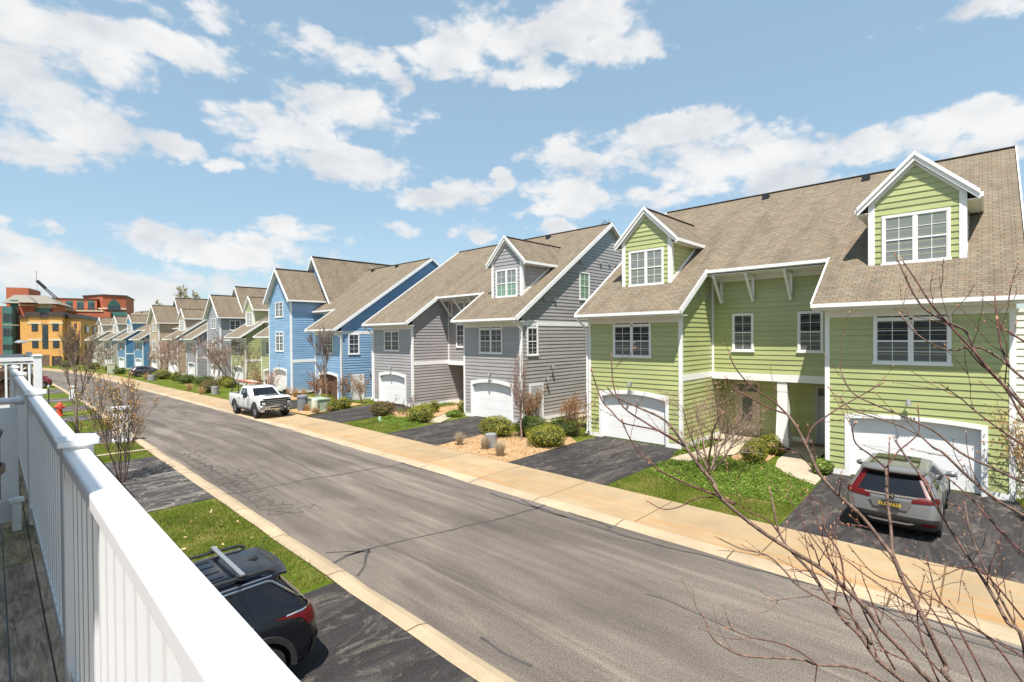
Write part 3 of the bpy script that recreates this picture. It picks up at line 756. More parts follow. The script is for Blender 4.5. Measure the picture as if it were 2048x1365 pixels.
def house(label, loc, yaw, key, wR=4.85, wM=5.4, wL=4.85, right='bay', left='bay', dorm=(1,1), nums=(None,None), group='townhouses along the street', opts=(), low=(None,None), gmat=None, dlow=None):
    root = thing('townhouse', label, 'house', loc, yaw, group); S = SID[key]
    W, T, Rf, Rd = MB(), MB(), MB(), MB(); GL_ = []
    class Gt:
        box = staticmethod(lambda *a: GL_.append(a))
    Lh = wR+wM+wL; y1, y2 = wR, wR+wM; F = PL('x', 0, -1); Rc = PL('x', 3.3, -1); Pb = PL('x', 4.9, -1)
    # --- bays and towers on the street front
    for (a, b, kind, side) in ((0, y1, right, 0), (y2, Lh, left, 1)):
        m = (a+b)/2; gw = 3.36 if kind == 'bay' else 3.0; g0, g1 = m-gw/2, m+gw/2
        if 'off' in opts and side == 1: g0, g1 = m-.02-gw/2, m-.02+gw/2
        zt = 5.88 if kind == 'bay' else 9.2
        HT = 2.08+(.10 if nums[side] == '233' else .19)
        clap(W, F, [(a,0),(g0,0),(g0,HT),(a,HT)]); clap(W, F, [(g1,0),(b,0),(b,HT),(g1,HT)])
        if kind == 'bay': clap(W, F, [(a,HT),(b,HT),(b,zt),(a,zt)])
        else: clap(W, F, [(a,HT),(b,HT),(b,zt),(m,12.0),(a,zt)])
        garage(root, F, g0, g1, nums[side], .10 if nums[side] == '233' else .19, mtl=gmat if (side == 0 and right == 'bay' and gmat) else None)
        wall_lamp(root, F, m+.05, 2.72)
        F.box(T, a, g0-.15, .0, .2, 0, .04); F.box(T, g1+.15, b, .0, .2, 0, .04)
        for y in (a, b):                                  # corner boards
            sg = -1 if y == a else 1
            T.box(-.038, .11, y-.038*(-sg if False else 1) if sg < 0 else y-.11, y+.11 if sg < 0 else y+.038, .2 if kind == 'bay' else .2, zt)
        if kind == 'bay':
            F.box(T, a+.11, b-.11, 5.58, 5.88, 0, .036)    # frieze
            T.box(-.70, .0, a-.28, b+.28, 5.84, 5.875)     # soffit
            window(root, F, m-1.0, m+1.0, 4.0, 5.86, 2, .27, low[side])
            slab(Rf, -.72, 2.1, a-.3, b+.3)
            Gt.box(-.85, -.72, a-.31, b+.31, 5.92, 6.05)
            for yy in (a-.31, b+.31):
                xe = 9.2 if (yy < 0 or yy > Lh) else 2.1
                rake(T, (-.74, yy, zr(-.74)), (xe, yy, zr(xe)))
            if dorm[side]: dormer(root, W, T, m, S, dlow)
        else:
            window(root, F, m-.95, m+.95, 7.45, 8.95, 2, 0); window(root, F, m-.95, m+.95, 4.05, 6.0, 2, .3)
            hw = (b-a)/2+.38; zp = 12.25; ze = 9.0; gable_roof_x(Rf, -.42, 3.5, m, hw, zp, ze)
            gable_boards(T, -.47, .06, m, hw+.02, ze, zp, -.26, .05)
            for yy in (a-.48, b+.38): Gt.box(-.42, 3.4, yy, yy+.1, ze-.14, ze)
            Rd.bar((-.4, m, zp+.02), (3.5, m, zp+.02), .26, .05)
            cc = m-.6 if side else m+.9; ch = 3.35 if side else 3.6
            X = PL('x', 3.5, -1); sl = (13.62-9.2)/ch
            clap(W, X, [(cc-ch,7.2),(cc+ch,7.2),(cc+ch,9.15),(cc,13.5),(cc-ch,9.15)])
            for sg in (-1, 1):
                clap(W, PL('y', cc+sg*ch, sg), [(3.5,6.5),(15,6.5),(15,9.15),(3.5,9.15)])
                T.box(3.47, 3.6, cc+sg*ch-.1*(sg>0), cc+sg*ch+.1*(sg<0), 7.2, 9.1)
            gable_boards(T, 3.0, .06, cc, ch+.38, 13.75-sl*(ch+.36), 13.75, -.26, .05)
            gable_roof_x(Rf, 3.05, 15, cc, ch+.36, 13.75, 13.75-sl*(ch+.36))
            Rd.bar((3.07, cc, 13.77), (15, cc, 13.77), .28, .05)
            if side: window(root, X, cc-ch+.7, cc-ch+1.5, 7.55, 8.5, 1, 0)
            for k in (0, 1):
                lb = MB(); X.box(lb, cc-ch+1.1+k*.7, cc-ch+1.22+k*.7, 10.0, 10.2, 0, .12); lb.build('flood_lamp', BLACKM, root)
    # --- side walls
    zt = lambda x: zr(x)-.19
    if right == 'bay':
        P = PL('y', 0, -1); clap(W, P, [(0,0),(DEP,0),(DEP,zt(DEP)),(RK,zt(RK)),(0,zt(0))])
        P.box(T, .11, DEP, 5.62, 5.88, 0, .036); P.box(T, .11, DEP, 0, .2, 0, .04)
        if 'side' in opts:
            window(root, P, .45, 1.42, 3.9, 5.95, 1, .33); window(root, P, 5.6, 6.73, 7.37, 9.18, 1, 0, GBLIND, GBLIND)
            sd = MB(); P.box(sd, .74, 1.73, .03, 2.1, .03, .05); d = sd.build('side_door', DOORG, root)
            fr = MB(); P.box(fr, .6, .74, 0, 2.24, .03, .06); P.box(fr, 1.73, 1.87, 0, 2.24, .03, .06); P.box(fr, .74, 1.73, 2.1, 2.24, .03, .06); fr.build('door_frame', WHITE, d)
            for a, z in ((5.8,9.83),(8.0,9.99),(9.1,10.04),(10,10.07),(2.0,7.23),(3.0,7.23)):
                vb = MB(); P.box(vb, a-.09, a+.09, z-.1, z+.08, 0, .12); vb.build('wall_vent', METALG, root)
            wall_lamp(root, P, 2.12, 2.45); wall_lamp(root, P, 2.62, 3.15)
            mb = MB(); P.box(mb, 6.6, 7.4, .9, 1.45, .02, .22); mb.build('meter_box', METALG, root)
        if 'side2' in opts:
            window(root, P, .62, 1.62, 3.95, 5.65, 1, 0)
            sd = MB(); P.box(sd, .95, 1.9, .03, 2.1, .03, .05); d = sd.build('side_door', GARAGE, root)
            fr = MB(); P.box(fr, .8, .95, 0, 2.24, .03, .06); P.box(fr, 1.9, 2.05, 0, 2.24, .03, .06); P.box(fr, .95, 1.9, 2.1, 2.24, .03, .06); fr.build('door_frame', WHITE, d)
            wall_lamp(root, P, 2.5, 2.55)
    else:
        P = PL('y', 0, -1); clap(W, P, [(0,0),(14,0),(14,8.9),(0,8.9)])
        P.box(T, .11, 14, 5.7, 5.95, 0, .036); P.box(T, 3.45, 3.6, 0, 8.9, 0, .036)
        window(root, P, 1.2, 2.6, 7.2, 8.6, 2, 0); window(root, P, 1.3, 2.7, 4.0, 5.6, 2, 0)
    clap(W, PL('y', Lh, 1), [(0,0),(DEP,0),(DEP,zt(DEP)),(RK,zt(RK)),(0,zt(0))], .43)
    W.face([(DEP-.01,0,0),(DEP-.01,Lh,0),(DEP-.01,Lh,zt(DEP)),(DEP-.01,0,zt(DEP))])
    # --- recess: side walls, upper wall, porch
    tz = 8.85 if left == 'tower' else None
    P = PL('y', y2, -1)
    clap(W, P, [(0,0),(3.3,0),(3.3,tz or zt(3.3)),(0,tz or zt(0))]); clap(W, P, [(3.3,0),(4.9,0),(4.9,2.95),(3.3,2.95)])
    P.box(T, .11, 3.264, 2.98, 3.25, 0, .04); P.box(T, .11, 4.9, 0, .2, 0, .04)
    if left == 'bay':
        for k in (1.75, 2.75):
            vb = MB(); P.box(vb, k-.09, k+.09, 6.75, 6.95, 0, .12); vb.build('wall_vent', METALG, root)
    Q = PL('y', y1, 1); tq = 8.85 if right == 'tower' else None
    clap(W, Q, [(0,0),(3.3,0),(3.3,tq or zt(3.3)),(0,tq or zt(0))]); clap(W, Q, [(3.3,0),(4.9,0),(4.9,2.95),(3.3,2.95)])
    Q.box(T, .11, 3.264, 2.98, 3.25, 0, .04)
    clap(W, Rc, [(y1,3.1),(y2,3.1),(y2,7.76),(y1,7.76)])
    Rc.box(T, y1, y2, 2.9, 3.22, -.05, .045); Rc.box(T, y1, y2, 7.5, 7.74, 0, .036); Rc.box(T, y2-.14, y2-.03, 3.22, 7.5, 0, .036)
    clap(W, Pb, [(y1,0),(y2,0),(y2,2.95),(y1,2.95)]); Pb.box(T, y1+1.5, y2-2.4, 0.06, .24, 0, .04)
    T.box(3.36, 4.9, y1, y2, 2.93, 2.97)
    sb = MB(); sb.box(3.15, 4.88, y1+.03, y2-.03, 0, .06); sb.build('porch_floor', PATHM, root)
    T.box(2.12, 3.3, y1, y2, 7.74, 7.77)
    ya = -.3 if right == 'bay' else y1; yb = Lh+.3 if left == 'bay' else y2
    slab(Rf, 2.1, 3.5, ya, yb); slab(Rf, 3.5, RK, -.3, Lh+.3)
    slab(Rf, RK, DEP+.72, -.3, Lh+.3)
    Gt.box(1.98, 2.1, y1+(.31 if right == 'bay' else .05), y2-(.31 if left == 'bay' else .05), 7.84, 7.97)
    if right == 'tower': rake(T, (3.5, -.31, zr(3.5)), (RK, -.31, zr(RK)))
    Rd.bar((RK, -.32, zr(RK)+.01), (RK, Lh+.32, zr(RK)+.01), .24, .035)
    rf = Rf.build('roof', [ROOF, WHITE], root); 
    for a in GL_:
        gm_ = MB(); gm_.box(*a); gm_.build('gutter', WHITE, rf)
    Rd.build('ridge_cap', RIDGE, rf)
    for yv in ((.32, .62) if right == 'bay' else (.45,)):
        vb = MB(); y = Lh*yv; x = RK-.55; vb.box(x-.14, x+.14, y-.16, y+.16, zr(x)-.1, zr(x)+.2); vb.build('roof_vent', BLACKM, rf)
    W.build('wall', S, root); T.build('trim', WHITE, root)
    for k in (.10, .36, .645) if left == 'bay' and right == 'bay' else (.5, .8):
        b = MB(); y = y2-.25-(y2-y1)*(k-.05) if k > .05 else y2
        b.box(3.18, 3.3, y-.06, y+.06, 6.5, 7.74); b.box(2.2, 3.18, y-.06, y+.06, 7.63, 7.74); b.bar((3.2, y, 6.52), (2.28, y, 7.66), .1, .11); b.build('bracket', WHITE, root)
    if 'near' in opts or wM > 5:
        window(root, Rc, y2-1.95, y2-1.0, 4.24, 5.98, 1, 0, BLINDK); window(root, Rc, y1+.75, y1+1.72, 4.24, 5.98, 1, 0, BLINDK)
    # porch column and doors
    cm = MB(); yc = y1+2.35
    def ring(h, z): return [(3.5-h, yc-h, z), (3.5+h, yc-h, z), (3.5+h, yc+h, z), (3.5-h, yc+h, z)]
    vs = ring(.28,.06)+ring(.28,.42)+ring(.25,.45)+ring(.19,2.45)+ring(.2,2.46)+ring(.2,2.93)
    cm.faces(vs, [(4*i+j, 4*i+(j+1)%4, 4*i+4+(j+1)%4, 4*i+4+j) for i in range(5) for j in range(4)]); cm.build('porch_column', WHITE, root)
    for d0, d1, dm in ((y2-1.72, y2-.54, DOORW), (y1+.22, y1+1.4, DOORG)):
        f = MB(); Pb.box(f, d0, d0+.11, .06, 2.66, 0, .06); Pb.box(f, d1-.11, d1, .06, 2.66, 0, .06); Pb.box(f, d0+.11, d1-.11, 2.56, 2.66, 0, .06); Pb.box(f, d0+.11, d1-.11, 2.12, 2.2, 0, .06)
        Pb.box(f, d0+.11, d1-.11, .07, 2.12, 0, .03)
        for q in (.28, 1.2): Pb.box(f, d0+.24, d1-.24, q, q+.72, .03, .04)
        door = f.build('door', dm, root)
        gm = MB(); Pb.box(gm, d0+.11, d1-.11, 2.2, 2.56, .02, .035)
        if dm is DOORW: Pb.box(gm, d0+.36, d1-.36, .75, 1.9, .03, .045)
        gm.build('door_glass', BLINDK, door)
        hm = MB(); hm.ball(Pb.p(d0+.2, 1.05, .09), .045); hm.build('handle', METALG, door)
    # downspouts
    dsp = []
    if 'dsR' in opts: dsp.append((-.12, -1))
    if 'dsL' in opts: dsp.append((Lh+.12, 1))
    for y, sg in dsp:
        m = MB(); m.tube([(-.78, y+sg*.1-sg*.05, 5.93), (-.78, y+sg*.05, 5.83), (-.1, y, 5.36), (-.07, y-sg*.02, 5.2), (-.07, y-sg*.02, .25), (-.2, y-sg*.02, .1)], .048, 8); m.build('downspout', WHITE, root, True)
    return root

def dormer(root, W, T, m, S, low=None):
    xf, hw, zp, zev, he = 1.4, 1.3, 11.2, 9.55, 1.64; sl = (zp-zev)/he; ze = zp-sl*hw-.15
    F = PL('x', xf, -1); D = MB(); Tr = MB(); Rr = MB(); zb = zr(xf)-.02
    clap(D, F, [(m-hw,zb),(m+hw,zb),(m+hw,ze),(m,zp-.17),(m-hw,ze)])
    xe = (ze-6.54)/.685
    for sg in (-1, 1): clap(D, PL('y', m+sg*hw, sg), [(xf,zb),(xe,ze),(xf,ze)])
    w = window(root, F, m-.93, m+.93, 7.46, 9.2, 2, 0, low or BLIND, BLIND)
    for sg in (-1, 1):
        Tr.box(xf-.036, xf+.16, m+sg*hw+.036*sg, m+sg*hw-.16*sg, zb-.06, ze)
        q = PL('y', m+sg*hw, sg); Tr.bar(q.p(xf+.1, zr(xf+.1)+.07, .02), q.p(xe-.1, zr(xe-.1)+.07, .02), .04, .16, (0,0,1))
        q.box(Tr, xf+.16, xe-.25, ze-.18, ze, 0, .034)
    F.box(Tr, m-hw+.16, m+hw-.16, zb-.06, 7.44, 0, .036)
    gable_boards(Tr, xf-.045, .045, m, hw+.02, ze+.14, zp, -.36, -.14)
    xb = (zev-6.54)/.685; xr = (zp-6.54)/.685
    gable_roof_x(Rr, xf-.17, xb, m, he, zp, zev, .13, xr)
    for sg in (-1, 1):
        for xo, w_, a_, b_ in ((xf-.19, .05, -.24, .06), (xf-.235, .05, -.07, .075)):      # mitred rake boards
            Tr.prism([(xo, m+sg*(he+.01), zev+a_), (xo, m+sg*(he+.01), zev+b_), (xo, m, zp+b_), (xo, m, zp+a_)], (w_,0,0))
        Rr.box(xf-.15, xb-.05, m+sg*he, m+sg*(he+.09), zev-.16, zev-.01, 1)
        Rr.box(xf-.1, xb-.3, m+sg*(hw+.01), m+sg*(he-.01), zev-.19, zev-.17, 1)
    Rr.bar((xf-.18, m, zp+.0), (xr, m, zp+.0), .2, .03, (0,0,1), 2)
    d = D.build('dormer', S, root); Rr.build('dormer_roof', [ROOF, WHITE, RIDGE], d); Tr.build('dormer_trim', WHITE, d)

ROW = 'townhouses along the street'
GREENH = house('sage green twin-gabled townhouse pair numbered 231 and 233, nearest on the street', (20.8,-.62,0), 0, 'green', 4.78, 5.46, 4.83, nums=('233','231'), opts=('near','dsL'), low=(BLINDK,BLINDK))
mb = MB()                                         # white clad bump on its right-hand end
clap(mb, PL('x', .5, -1), [(-.95,0),(-.03,0),(-.03,5.6),(-.95,5.6)]); clap(mb, PL('y', -.95, -1), [(.5,0),(3.2,0),(3.2,5.6),(.5,5.6)])
mb.box(.45, 3.2, -1.0, -.03, 5.6, 5.72); mb.build('side_bay', CREAM, GREENH)
house('grey townhouse pair with one gabled dormer, next to the nearest green pair', (20.8,19.1,0), 0, 'grey', 4.95, 5.65, 5.2, dorm=(1,0), opts=('side','dsR','dsL'), nums=('227',None), low=(BLINDK,None), dlow=GBLIND)
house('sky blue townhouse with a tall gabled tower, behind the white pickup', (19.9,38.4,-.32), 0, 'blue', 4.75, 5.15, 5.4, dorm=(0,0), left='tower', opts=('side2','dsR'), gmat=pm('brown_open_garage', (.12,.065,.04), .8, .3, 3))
house('green townhouse half hidden behind the blue tower', (21.6,55.9,-.82), 0, 'green2', 4.75, 5.3, 5.2, dorm=(0,1))
house('grey townhouse with a tower, beyond the half-hidden green one', (21.9,76.6,-1.0), R(1.2), 'grey2', 5.5, 5.3, 5.2, right='tower', dorm=(0,0))
house('tan townhouse with a tower, behind the dark grey crossover', (21.4,97.3,-1.0), R(3.5), 'tan', 4.8, 5.2, 5.4, left='tower', dorm=(1,0))
house('deep blue townhouse between the tan one and the cream one', (20.1,117.2,-1.0), R(6.5), 'deep', 4.8, 5.4, 4.8, dorm=(0,1))
house('pale cream townhouse at the far end, beside the ochre brick building', (17.9,136.4,-1.0), R(8), 'cream', 4.8, 5.4, 4.8)
# ------------------------------------------------------------------ plants
def shrub_mesh(seed, rx, ry, rz, n, ls, mtl, dens_in=.25):
    rr = random.Random(seed); mb = MB(); off = V((seed*3.1, seed*1.7, 0))
    def rad(d): return 1+.20*noise.noise(d*1.7+off)+.10*noise.noise(d*4.2+off)
    for i in range(n):
        d = V((rr.gauss(0,1), rr.gauss(0,1), rr.gauss(0,1))).normalized()
        if d.z < -.75: d.z = -d.z
        k = rad(d)*(rr.uniform(.86,1.04) if rr.random() > dens_in else rr.uniform(.55,.9))
        p = V((d.x*rx*k, d.y*ry*k, rz*.92+d.z*rz*k))
        if p.z < .01: p.z = rr.uniform(.01,.1)
        nrm = (d+V((rr.gauss(0,.5), rr.gauss(0,.5), rr.gauss(0,.5)+.3))).normalized()
        t = nrm.orthogonal().normalized(); t = Matrix.Rotation(rr.uniform(0,6.28), 3, nrm) @ t; b = nrm.cross(t); s = ls*rr.uniform(.7,1.4)
        mb.face([p-t*s, p-b*s*.5, p+t*s, p+b*s*.5])
    # solid dark ball that closes the shrub's heart
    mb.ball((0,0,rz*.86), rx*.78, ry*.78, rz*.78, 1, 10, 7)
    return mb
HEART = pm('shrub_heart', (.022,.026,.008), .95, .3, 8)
def shrub(label, x, y, rx, ry, rz, seed, mtl=None, n=2600, ls=.035, group=None, name='boxwood_shrub', cat='shrub', rz_=0):
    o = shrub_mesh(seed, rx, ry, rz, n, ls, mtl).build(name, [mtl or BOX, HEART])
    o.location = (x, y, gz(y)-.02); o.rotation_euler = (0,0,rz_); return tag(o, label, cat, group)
HG = 'clipped shrubs in the grey house bed'
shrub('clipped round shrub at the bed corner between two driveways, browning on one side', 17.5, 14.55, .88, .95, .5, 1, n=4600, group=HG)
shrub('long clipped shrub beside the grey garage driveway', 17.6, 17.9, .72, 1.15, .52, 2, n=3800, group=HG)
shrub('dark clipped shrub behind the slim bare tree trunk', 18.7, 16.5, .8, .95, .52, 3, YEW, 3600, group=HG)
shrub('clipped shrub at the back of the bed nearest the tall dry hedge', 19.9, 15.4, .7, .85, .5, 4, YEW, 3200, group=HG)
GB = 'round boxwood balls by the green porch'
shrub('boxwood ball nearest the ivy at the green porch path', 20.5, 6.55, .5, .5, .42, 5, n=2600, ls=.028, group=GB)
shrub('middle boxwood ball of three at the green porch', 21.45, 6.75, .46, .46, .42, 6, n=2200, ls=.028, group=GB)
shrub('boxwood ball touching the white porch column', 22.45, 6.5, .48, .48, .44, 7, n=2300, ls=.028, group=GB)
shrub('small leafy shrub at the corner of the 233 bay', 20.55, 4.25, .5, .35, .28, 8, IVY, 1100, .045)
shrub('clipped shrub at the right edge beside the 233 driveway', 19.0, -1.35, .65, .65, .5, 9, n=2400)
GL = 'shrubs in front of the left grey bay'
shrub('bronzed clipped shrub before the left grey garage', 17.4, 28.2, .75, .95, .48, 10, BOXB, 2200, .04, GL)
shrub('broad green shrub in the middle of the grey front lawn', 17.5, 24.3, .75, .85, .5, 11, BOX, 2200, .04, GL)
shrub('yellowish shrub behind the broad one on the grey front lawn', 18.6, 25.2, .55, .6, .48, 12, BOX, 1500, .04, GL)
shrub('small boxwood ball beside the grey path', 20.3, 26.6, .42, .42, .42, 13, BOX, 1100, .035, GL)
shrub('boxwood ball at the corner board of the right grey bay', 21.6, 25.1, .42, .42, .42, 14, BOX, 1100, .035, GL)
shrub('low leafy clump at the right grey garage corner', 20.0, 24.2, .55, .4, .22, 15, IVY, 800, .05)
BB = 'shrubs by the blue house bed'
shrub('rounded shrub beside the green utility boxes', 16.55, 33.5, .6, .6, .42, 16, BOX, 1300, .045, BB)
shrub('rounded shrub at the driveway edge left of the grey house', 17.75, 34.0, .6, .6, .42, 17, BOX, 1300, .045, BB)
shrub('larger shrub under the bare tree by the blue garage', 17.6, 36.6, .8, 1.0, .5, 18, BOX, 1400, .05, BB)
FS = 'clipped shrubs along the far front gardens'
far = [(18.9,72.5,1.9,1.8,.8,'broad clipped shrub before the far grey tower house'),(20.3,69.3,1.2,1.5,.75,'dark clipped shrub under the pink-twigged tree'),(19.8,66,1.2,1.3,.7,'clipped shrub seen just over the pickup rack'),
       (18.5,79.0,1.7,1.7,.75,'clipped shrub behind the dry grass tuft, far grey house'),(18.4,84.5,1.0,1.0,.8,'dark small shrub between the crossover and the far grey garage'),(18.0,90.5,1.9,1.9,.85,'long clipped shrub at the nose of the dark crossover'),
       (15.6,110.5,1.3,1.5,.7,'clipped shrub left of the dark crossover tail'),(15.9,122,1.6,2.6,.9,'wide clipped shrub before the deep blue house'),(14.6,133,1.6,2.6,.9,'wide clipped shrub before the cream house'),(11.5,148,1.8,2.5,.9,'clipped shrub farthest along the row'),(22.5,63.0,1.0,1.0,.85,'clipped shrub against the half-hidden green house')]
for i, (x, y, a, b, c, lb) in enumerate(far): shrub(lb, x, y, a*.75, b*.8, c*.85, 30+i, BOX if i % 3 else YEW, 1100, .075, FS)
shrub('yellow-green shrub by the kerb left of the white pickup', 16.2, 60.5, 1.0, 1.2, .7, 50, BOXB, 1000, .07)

def twigs(mb, p, d, ln, r, lev, rr, tips, up=.12, jit=.22, kids=(3,5), shrink=.62, spread=.7, sides=5, seg=5, mnr=.004, first=.25):
    """grow one branch and, recursively, its side branches"""
    pts = [p]; rad = [r]; dirs = [d]
    for i in range(seg):
        d = (d+V((rr.gauss(0,jit), rr.gauss(0,jit), rr.gauss(0,jit)+up))).normalized()
        p = p+d*(ln/seg); pts.append(p); rad.append(max(mnr, r*(1-.62*(i+1)/seg))); dirs.append(d)
    mb.tube(pts, rad, sides if lev > 0 else 3, 0, False)
    tips.append((pts[-1], d))
    if lev <= 0: 
        if rr.random() < .6: tips.append((pts[-2], d))
        return
    for k in range(rr.randint(*kids)):
        t = rr.uniform(first, 1.0); i = min(seg-1, int(t*seg)); q = pts[i].lerp(pts[i+1], t*seg-i); b = dirs[i+1]
        s = b.orthogonal().normalized(); s = Matrix.Rotation(rr.uniform(0,6.283), 3, b) @ s
        nd = (b+s*spread*rr.uniform(.6,1.3)).normalized()
        twigs(mb, q, nd, ln*shrink*rr.uniform(.7,1.15)*(1.1-.35*t), max(mnr, rad[i]*.6), lev-1, rr, tips, up, jit, kids, shrink, spread, sides, max(3, seg-1), mnr, .2)
def tree(name, label, cat, x, y, h, seed, stems=1, trunk=.06, lean=.12, lev=3, bark=None, leaf=None, leafs=.03, ldens=.6, kids=(3,5), fork=.3, spread=.6, up=.12, group=None, z=None, sides=6, mnr=.004, jit=.16):
    rr = random.Random(seed); root = thing(name, label, cat, (x, y, gz(y)-.03 if z is None else z), 0, group)
    mb = MB(); tips = []
    for s in range(stems):
        a = 2*PI*s/max(1,stems)+rr.uniform(-.4,.4); ln = lean*rr.uniform(.6,1.4)
        d = V((math.cos(a)*ln, math.sin(a)*ln, 1)).normalized(); p = V((math.cos(a)*.06*(stems > 1), math.sin(a)*.06*(stems > 1), 0))
        twigs(mb, p, d, h*rr.uniform(.72,.85), trunk*rr.uniform(.8,1.1), lev, rr, tips, up*.6, jit*.6, kids, .55, spread, sides, 7, mnr, fork)
    mb.build('branches' if stems > 1 else 'trunk', bark or BARK, root, 'all')
    if leaf:
        lb = MB()
        for p, d in tips:
            if rr.random() < ldens: leafquad(lb, p+V((rr.gauss(0,.02), rr.gauss(0,.02), rr.gauss(0,.02))), leafs*rr.uniform(.7,1.3), rr, .2)
        lb.build('crown', leaf, root)
    return root
# multi-stemmed ornamental tree in front of 231 and small trees along the row
tree('ornamental_tree', 'bare multi-stemmed ornamental tree in the ivy bed before 231', 'tree', 18.1, 7.3, 3.3, 21, 6, .042, .62, 3, pm('grey_stems', (.24,.165,.125), .85, .25, 10), BUDM, .024, .6, (5,6), .22, .75, .07, mnr=.0036)
tree('young_tree', 'slim young bare tree in the bed before the grey garage', 'tree', 17.5, 16.1, 3.9, 22, 1, .045, .015, 2, BARKP, None, 0, 0, (16,20), .32, .4, .3, mnr=.0045)
tree('young_tree', 'bare tree standing in front of the blue garage', 'tree', 17.3, 35.6, 4.7, 23, 1, .07, .015, 3, BARK, None, 0, 0, (9,11), .36, .5, .26, mnr=.0065)
WP = 'weeping little tree'
tree('weeping_tree', 'low weeping leafless tree before the left grey garage', 'tree', 18.2, 27.2, 1.6, 24, 3, .035, .9, 3, BARKR, None, 0, 0, (4,6), .3, .9, -.12, mnr=.005)
DH = 'tall dry brown shrubs'
def dry(label, x, y, h, w, seed, n=900, ls=.05, st=16, leaf=None, group=DH):
    rr = random.Random(seed); root = thing('dry_shrub', label, 'shrub', (x, y, gz(y)-.02), 0, group); mb = MB(); lb = MB(); tips = []
    for i in range(st):
        a = rr.uniform(0,6.28); l = rr.uniform(.02,.28)*w
        twigs(mb, V((math.cos(a)*.12*w, math.sin(a)*.12*w, 0)), V((math.cos(a)*l, math.sin(a)*l, 1)).normalized(), h*rr.uniform(.65,.95), .014, 2, rr, tips, .1, .14, (3,5), .42, .6, 4, 5, .006)
    mb.build('stems', SHRUBST, root, 'all')
    for i in range(n):
        p, d = rr.choice(tips); p = p+V((rr.gauss(0,.09*w), rr.gauss(0,.09*w), rr.gauss(0,.1)))
        if p.z < .05: continue
        leafquad(lb, p, ls*rr.uniform(.6,1.2), rr, .1)
    lb.build('leaves', leaf or DRYL, root); return root
dry('tall dry brown shrub against the corner of the green 231 bay', 20.1, 14.95, 2.1, 1.5, 41, 1500, .042, 22)
dry('dry brown shrub half covering the white side door of the grey house', 21.3, 18.55, 2.1, 1.2, 42, 800, .045, 18)
dry('dry brown shrub at the grey corner next to that side door', 20.5, 18.4, 1.7, .7, 43, 300, .045, 10)
dry('dry shrub left of the white side door of the blue house', 19.9, 37.9, 2.3, 1.0, 44, 600, .055, 14)
dry('reddish dry shrub between the blue side door and the grey corner', 20.1, 35.3, 2.2, 1.1, 45, 500, .055, 14)
dry('twiggy pinkish shrub in front of the blue tower garage, behind the pickup', 18.2, 50.2, 2.6, 2.6, 46, 900, .06, 30, BUDM)
dry('dry shrub with dark leaves inside the brown blue-house garage', 19.2, 41.0, 2.2, 1.6, 47, 1200, .06, 16)
dry('reddish leafy shrub at the right edge beside the green 233 bay', 20.6, -1.2, 2.6, 1.5, 48, 1200, .045, 22, ORNL)
def tuft(label, x, y, r, h, seed, n=260, mtl=None, group='dry perennial tufts', name='perennial_tuft'):
    rr = random.Random(seed); mb = MB()
    for i in range(n):
        a = rr.uniform(0,6.28); l = rr.uniform(.1,1)*r; p0 = V((math.cos(a)*r*.25*rr.random(), math.sin(a)*r*.25*rr.random(), 0))
        p2 = V((math.cos(a)*l, math.sin(a)*l, h*rr.uniform(.5,1.1))); p1 = p0.lerp(p2, .5)+V((0,0,h*.12)); w = V((-math.sin(a), math.cos(a), 0))*.007
        mb.face([p0-w, p0+w, p1+w, p1-w]); mb.face([p1-w, p1+w, p2])
    o = mb.build(name, mtl or GRST); o.location = (x, y, gz(y)); return tag(o, label, 'plant', group)
PALET = leafmat('pale_dry_twigs', [(.30,.23,.15),(.44,.36,.24),(.55,.46,.33)], 2, .8)
tuft('cut-back twiggy clump in the mulch, nearest the grey driveway', 14.9, 17.6, .42, .62, 61, 260, PALET)
tuft('cut-back twiggy clump touching the grey stone block', 15.1, 16.1, .42, .62, 62, 260, PALET)
tuft('cut-back twiggy clump closest to the pavement in the mulch', 14.65, 14.7, .46, .68, 63, 320, PALET)
HT = 'brown perennials by the blue house'
for i, (x, y, r, h, lb) in enumerate([(15.1,32.9,.55,.5,'brown perennial in front of the pale green utility post'),(15.3,34.6,.6,.6,'brown perennial beside the pickup bumper'),(16.2,33.0,.4,.45,'brown perennial nearest the driveway edge by the utility box'),
     (19.3,44.2,.7,1.0,'rusty grass clump under the blue recess, nearest its garage'),(19.2,45.8,.7,1.0,'rusty grass clump in the middle of the blue recess'),(19.1,47.4,.7,1.0,'rusty grass clump against the blue tower corner'),
     (15.6,66,.9,.9,'dry grass tuft by the far pavement, beyond the pickup'),(16.0,91,1.0,1.1,'dry grass tuft by the far pavement before the grey house'),(14.9,58.5,.8,.9,'rusty tuft by the kerb left of the pickup')]):
    tuft(lb, x, y, r, h, 70+i, 200, None, HT)
FT = 'bare little trees along the far front gardens'
for i, (x, y, h, st, lb) in enumerate([(19.6,71.5,6.0,5,'pink-twigged bare tree before the far grey tower garage'),(20.2,66.5,5.2,4,'bare tree before the half-hidden green garage'),(20.8,63.5,5.4,1,'slim bare tree at the green recess beyond the pickup'),
     (18.8,83.5,5.4,4,'bare tree between the far grey bay and the tower'),(17.2,97.0,4.6,1,'slender tree trunk at the nose of the dark crossover'),(18.6,92.5,5.6,5,'bare bushy tree beside the far grey garage'),
     (15.4,124,5.0,4,'bare tree before the deep blue house'),(13.9,133,5.4,5,'whitish bare tree before the cream house'),(12.2,142,5.6,5,'bare tree at the last cream garage')]):
    tree('small_tree', lb, 'tree', x, y, h, 80+i, st, .06 if st > 1 else .08, .35 if st > 1 else .03, 3, BARKP if i in (0,3,5) else BARK, BUDM if i % 2 else None, .05, .5, (4,6), .3, .6, .1, FT, mnr=.016, sides=4)
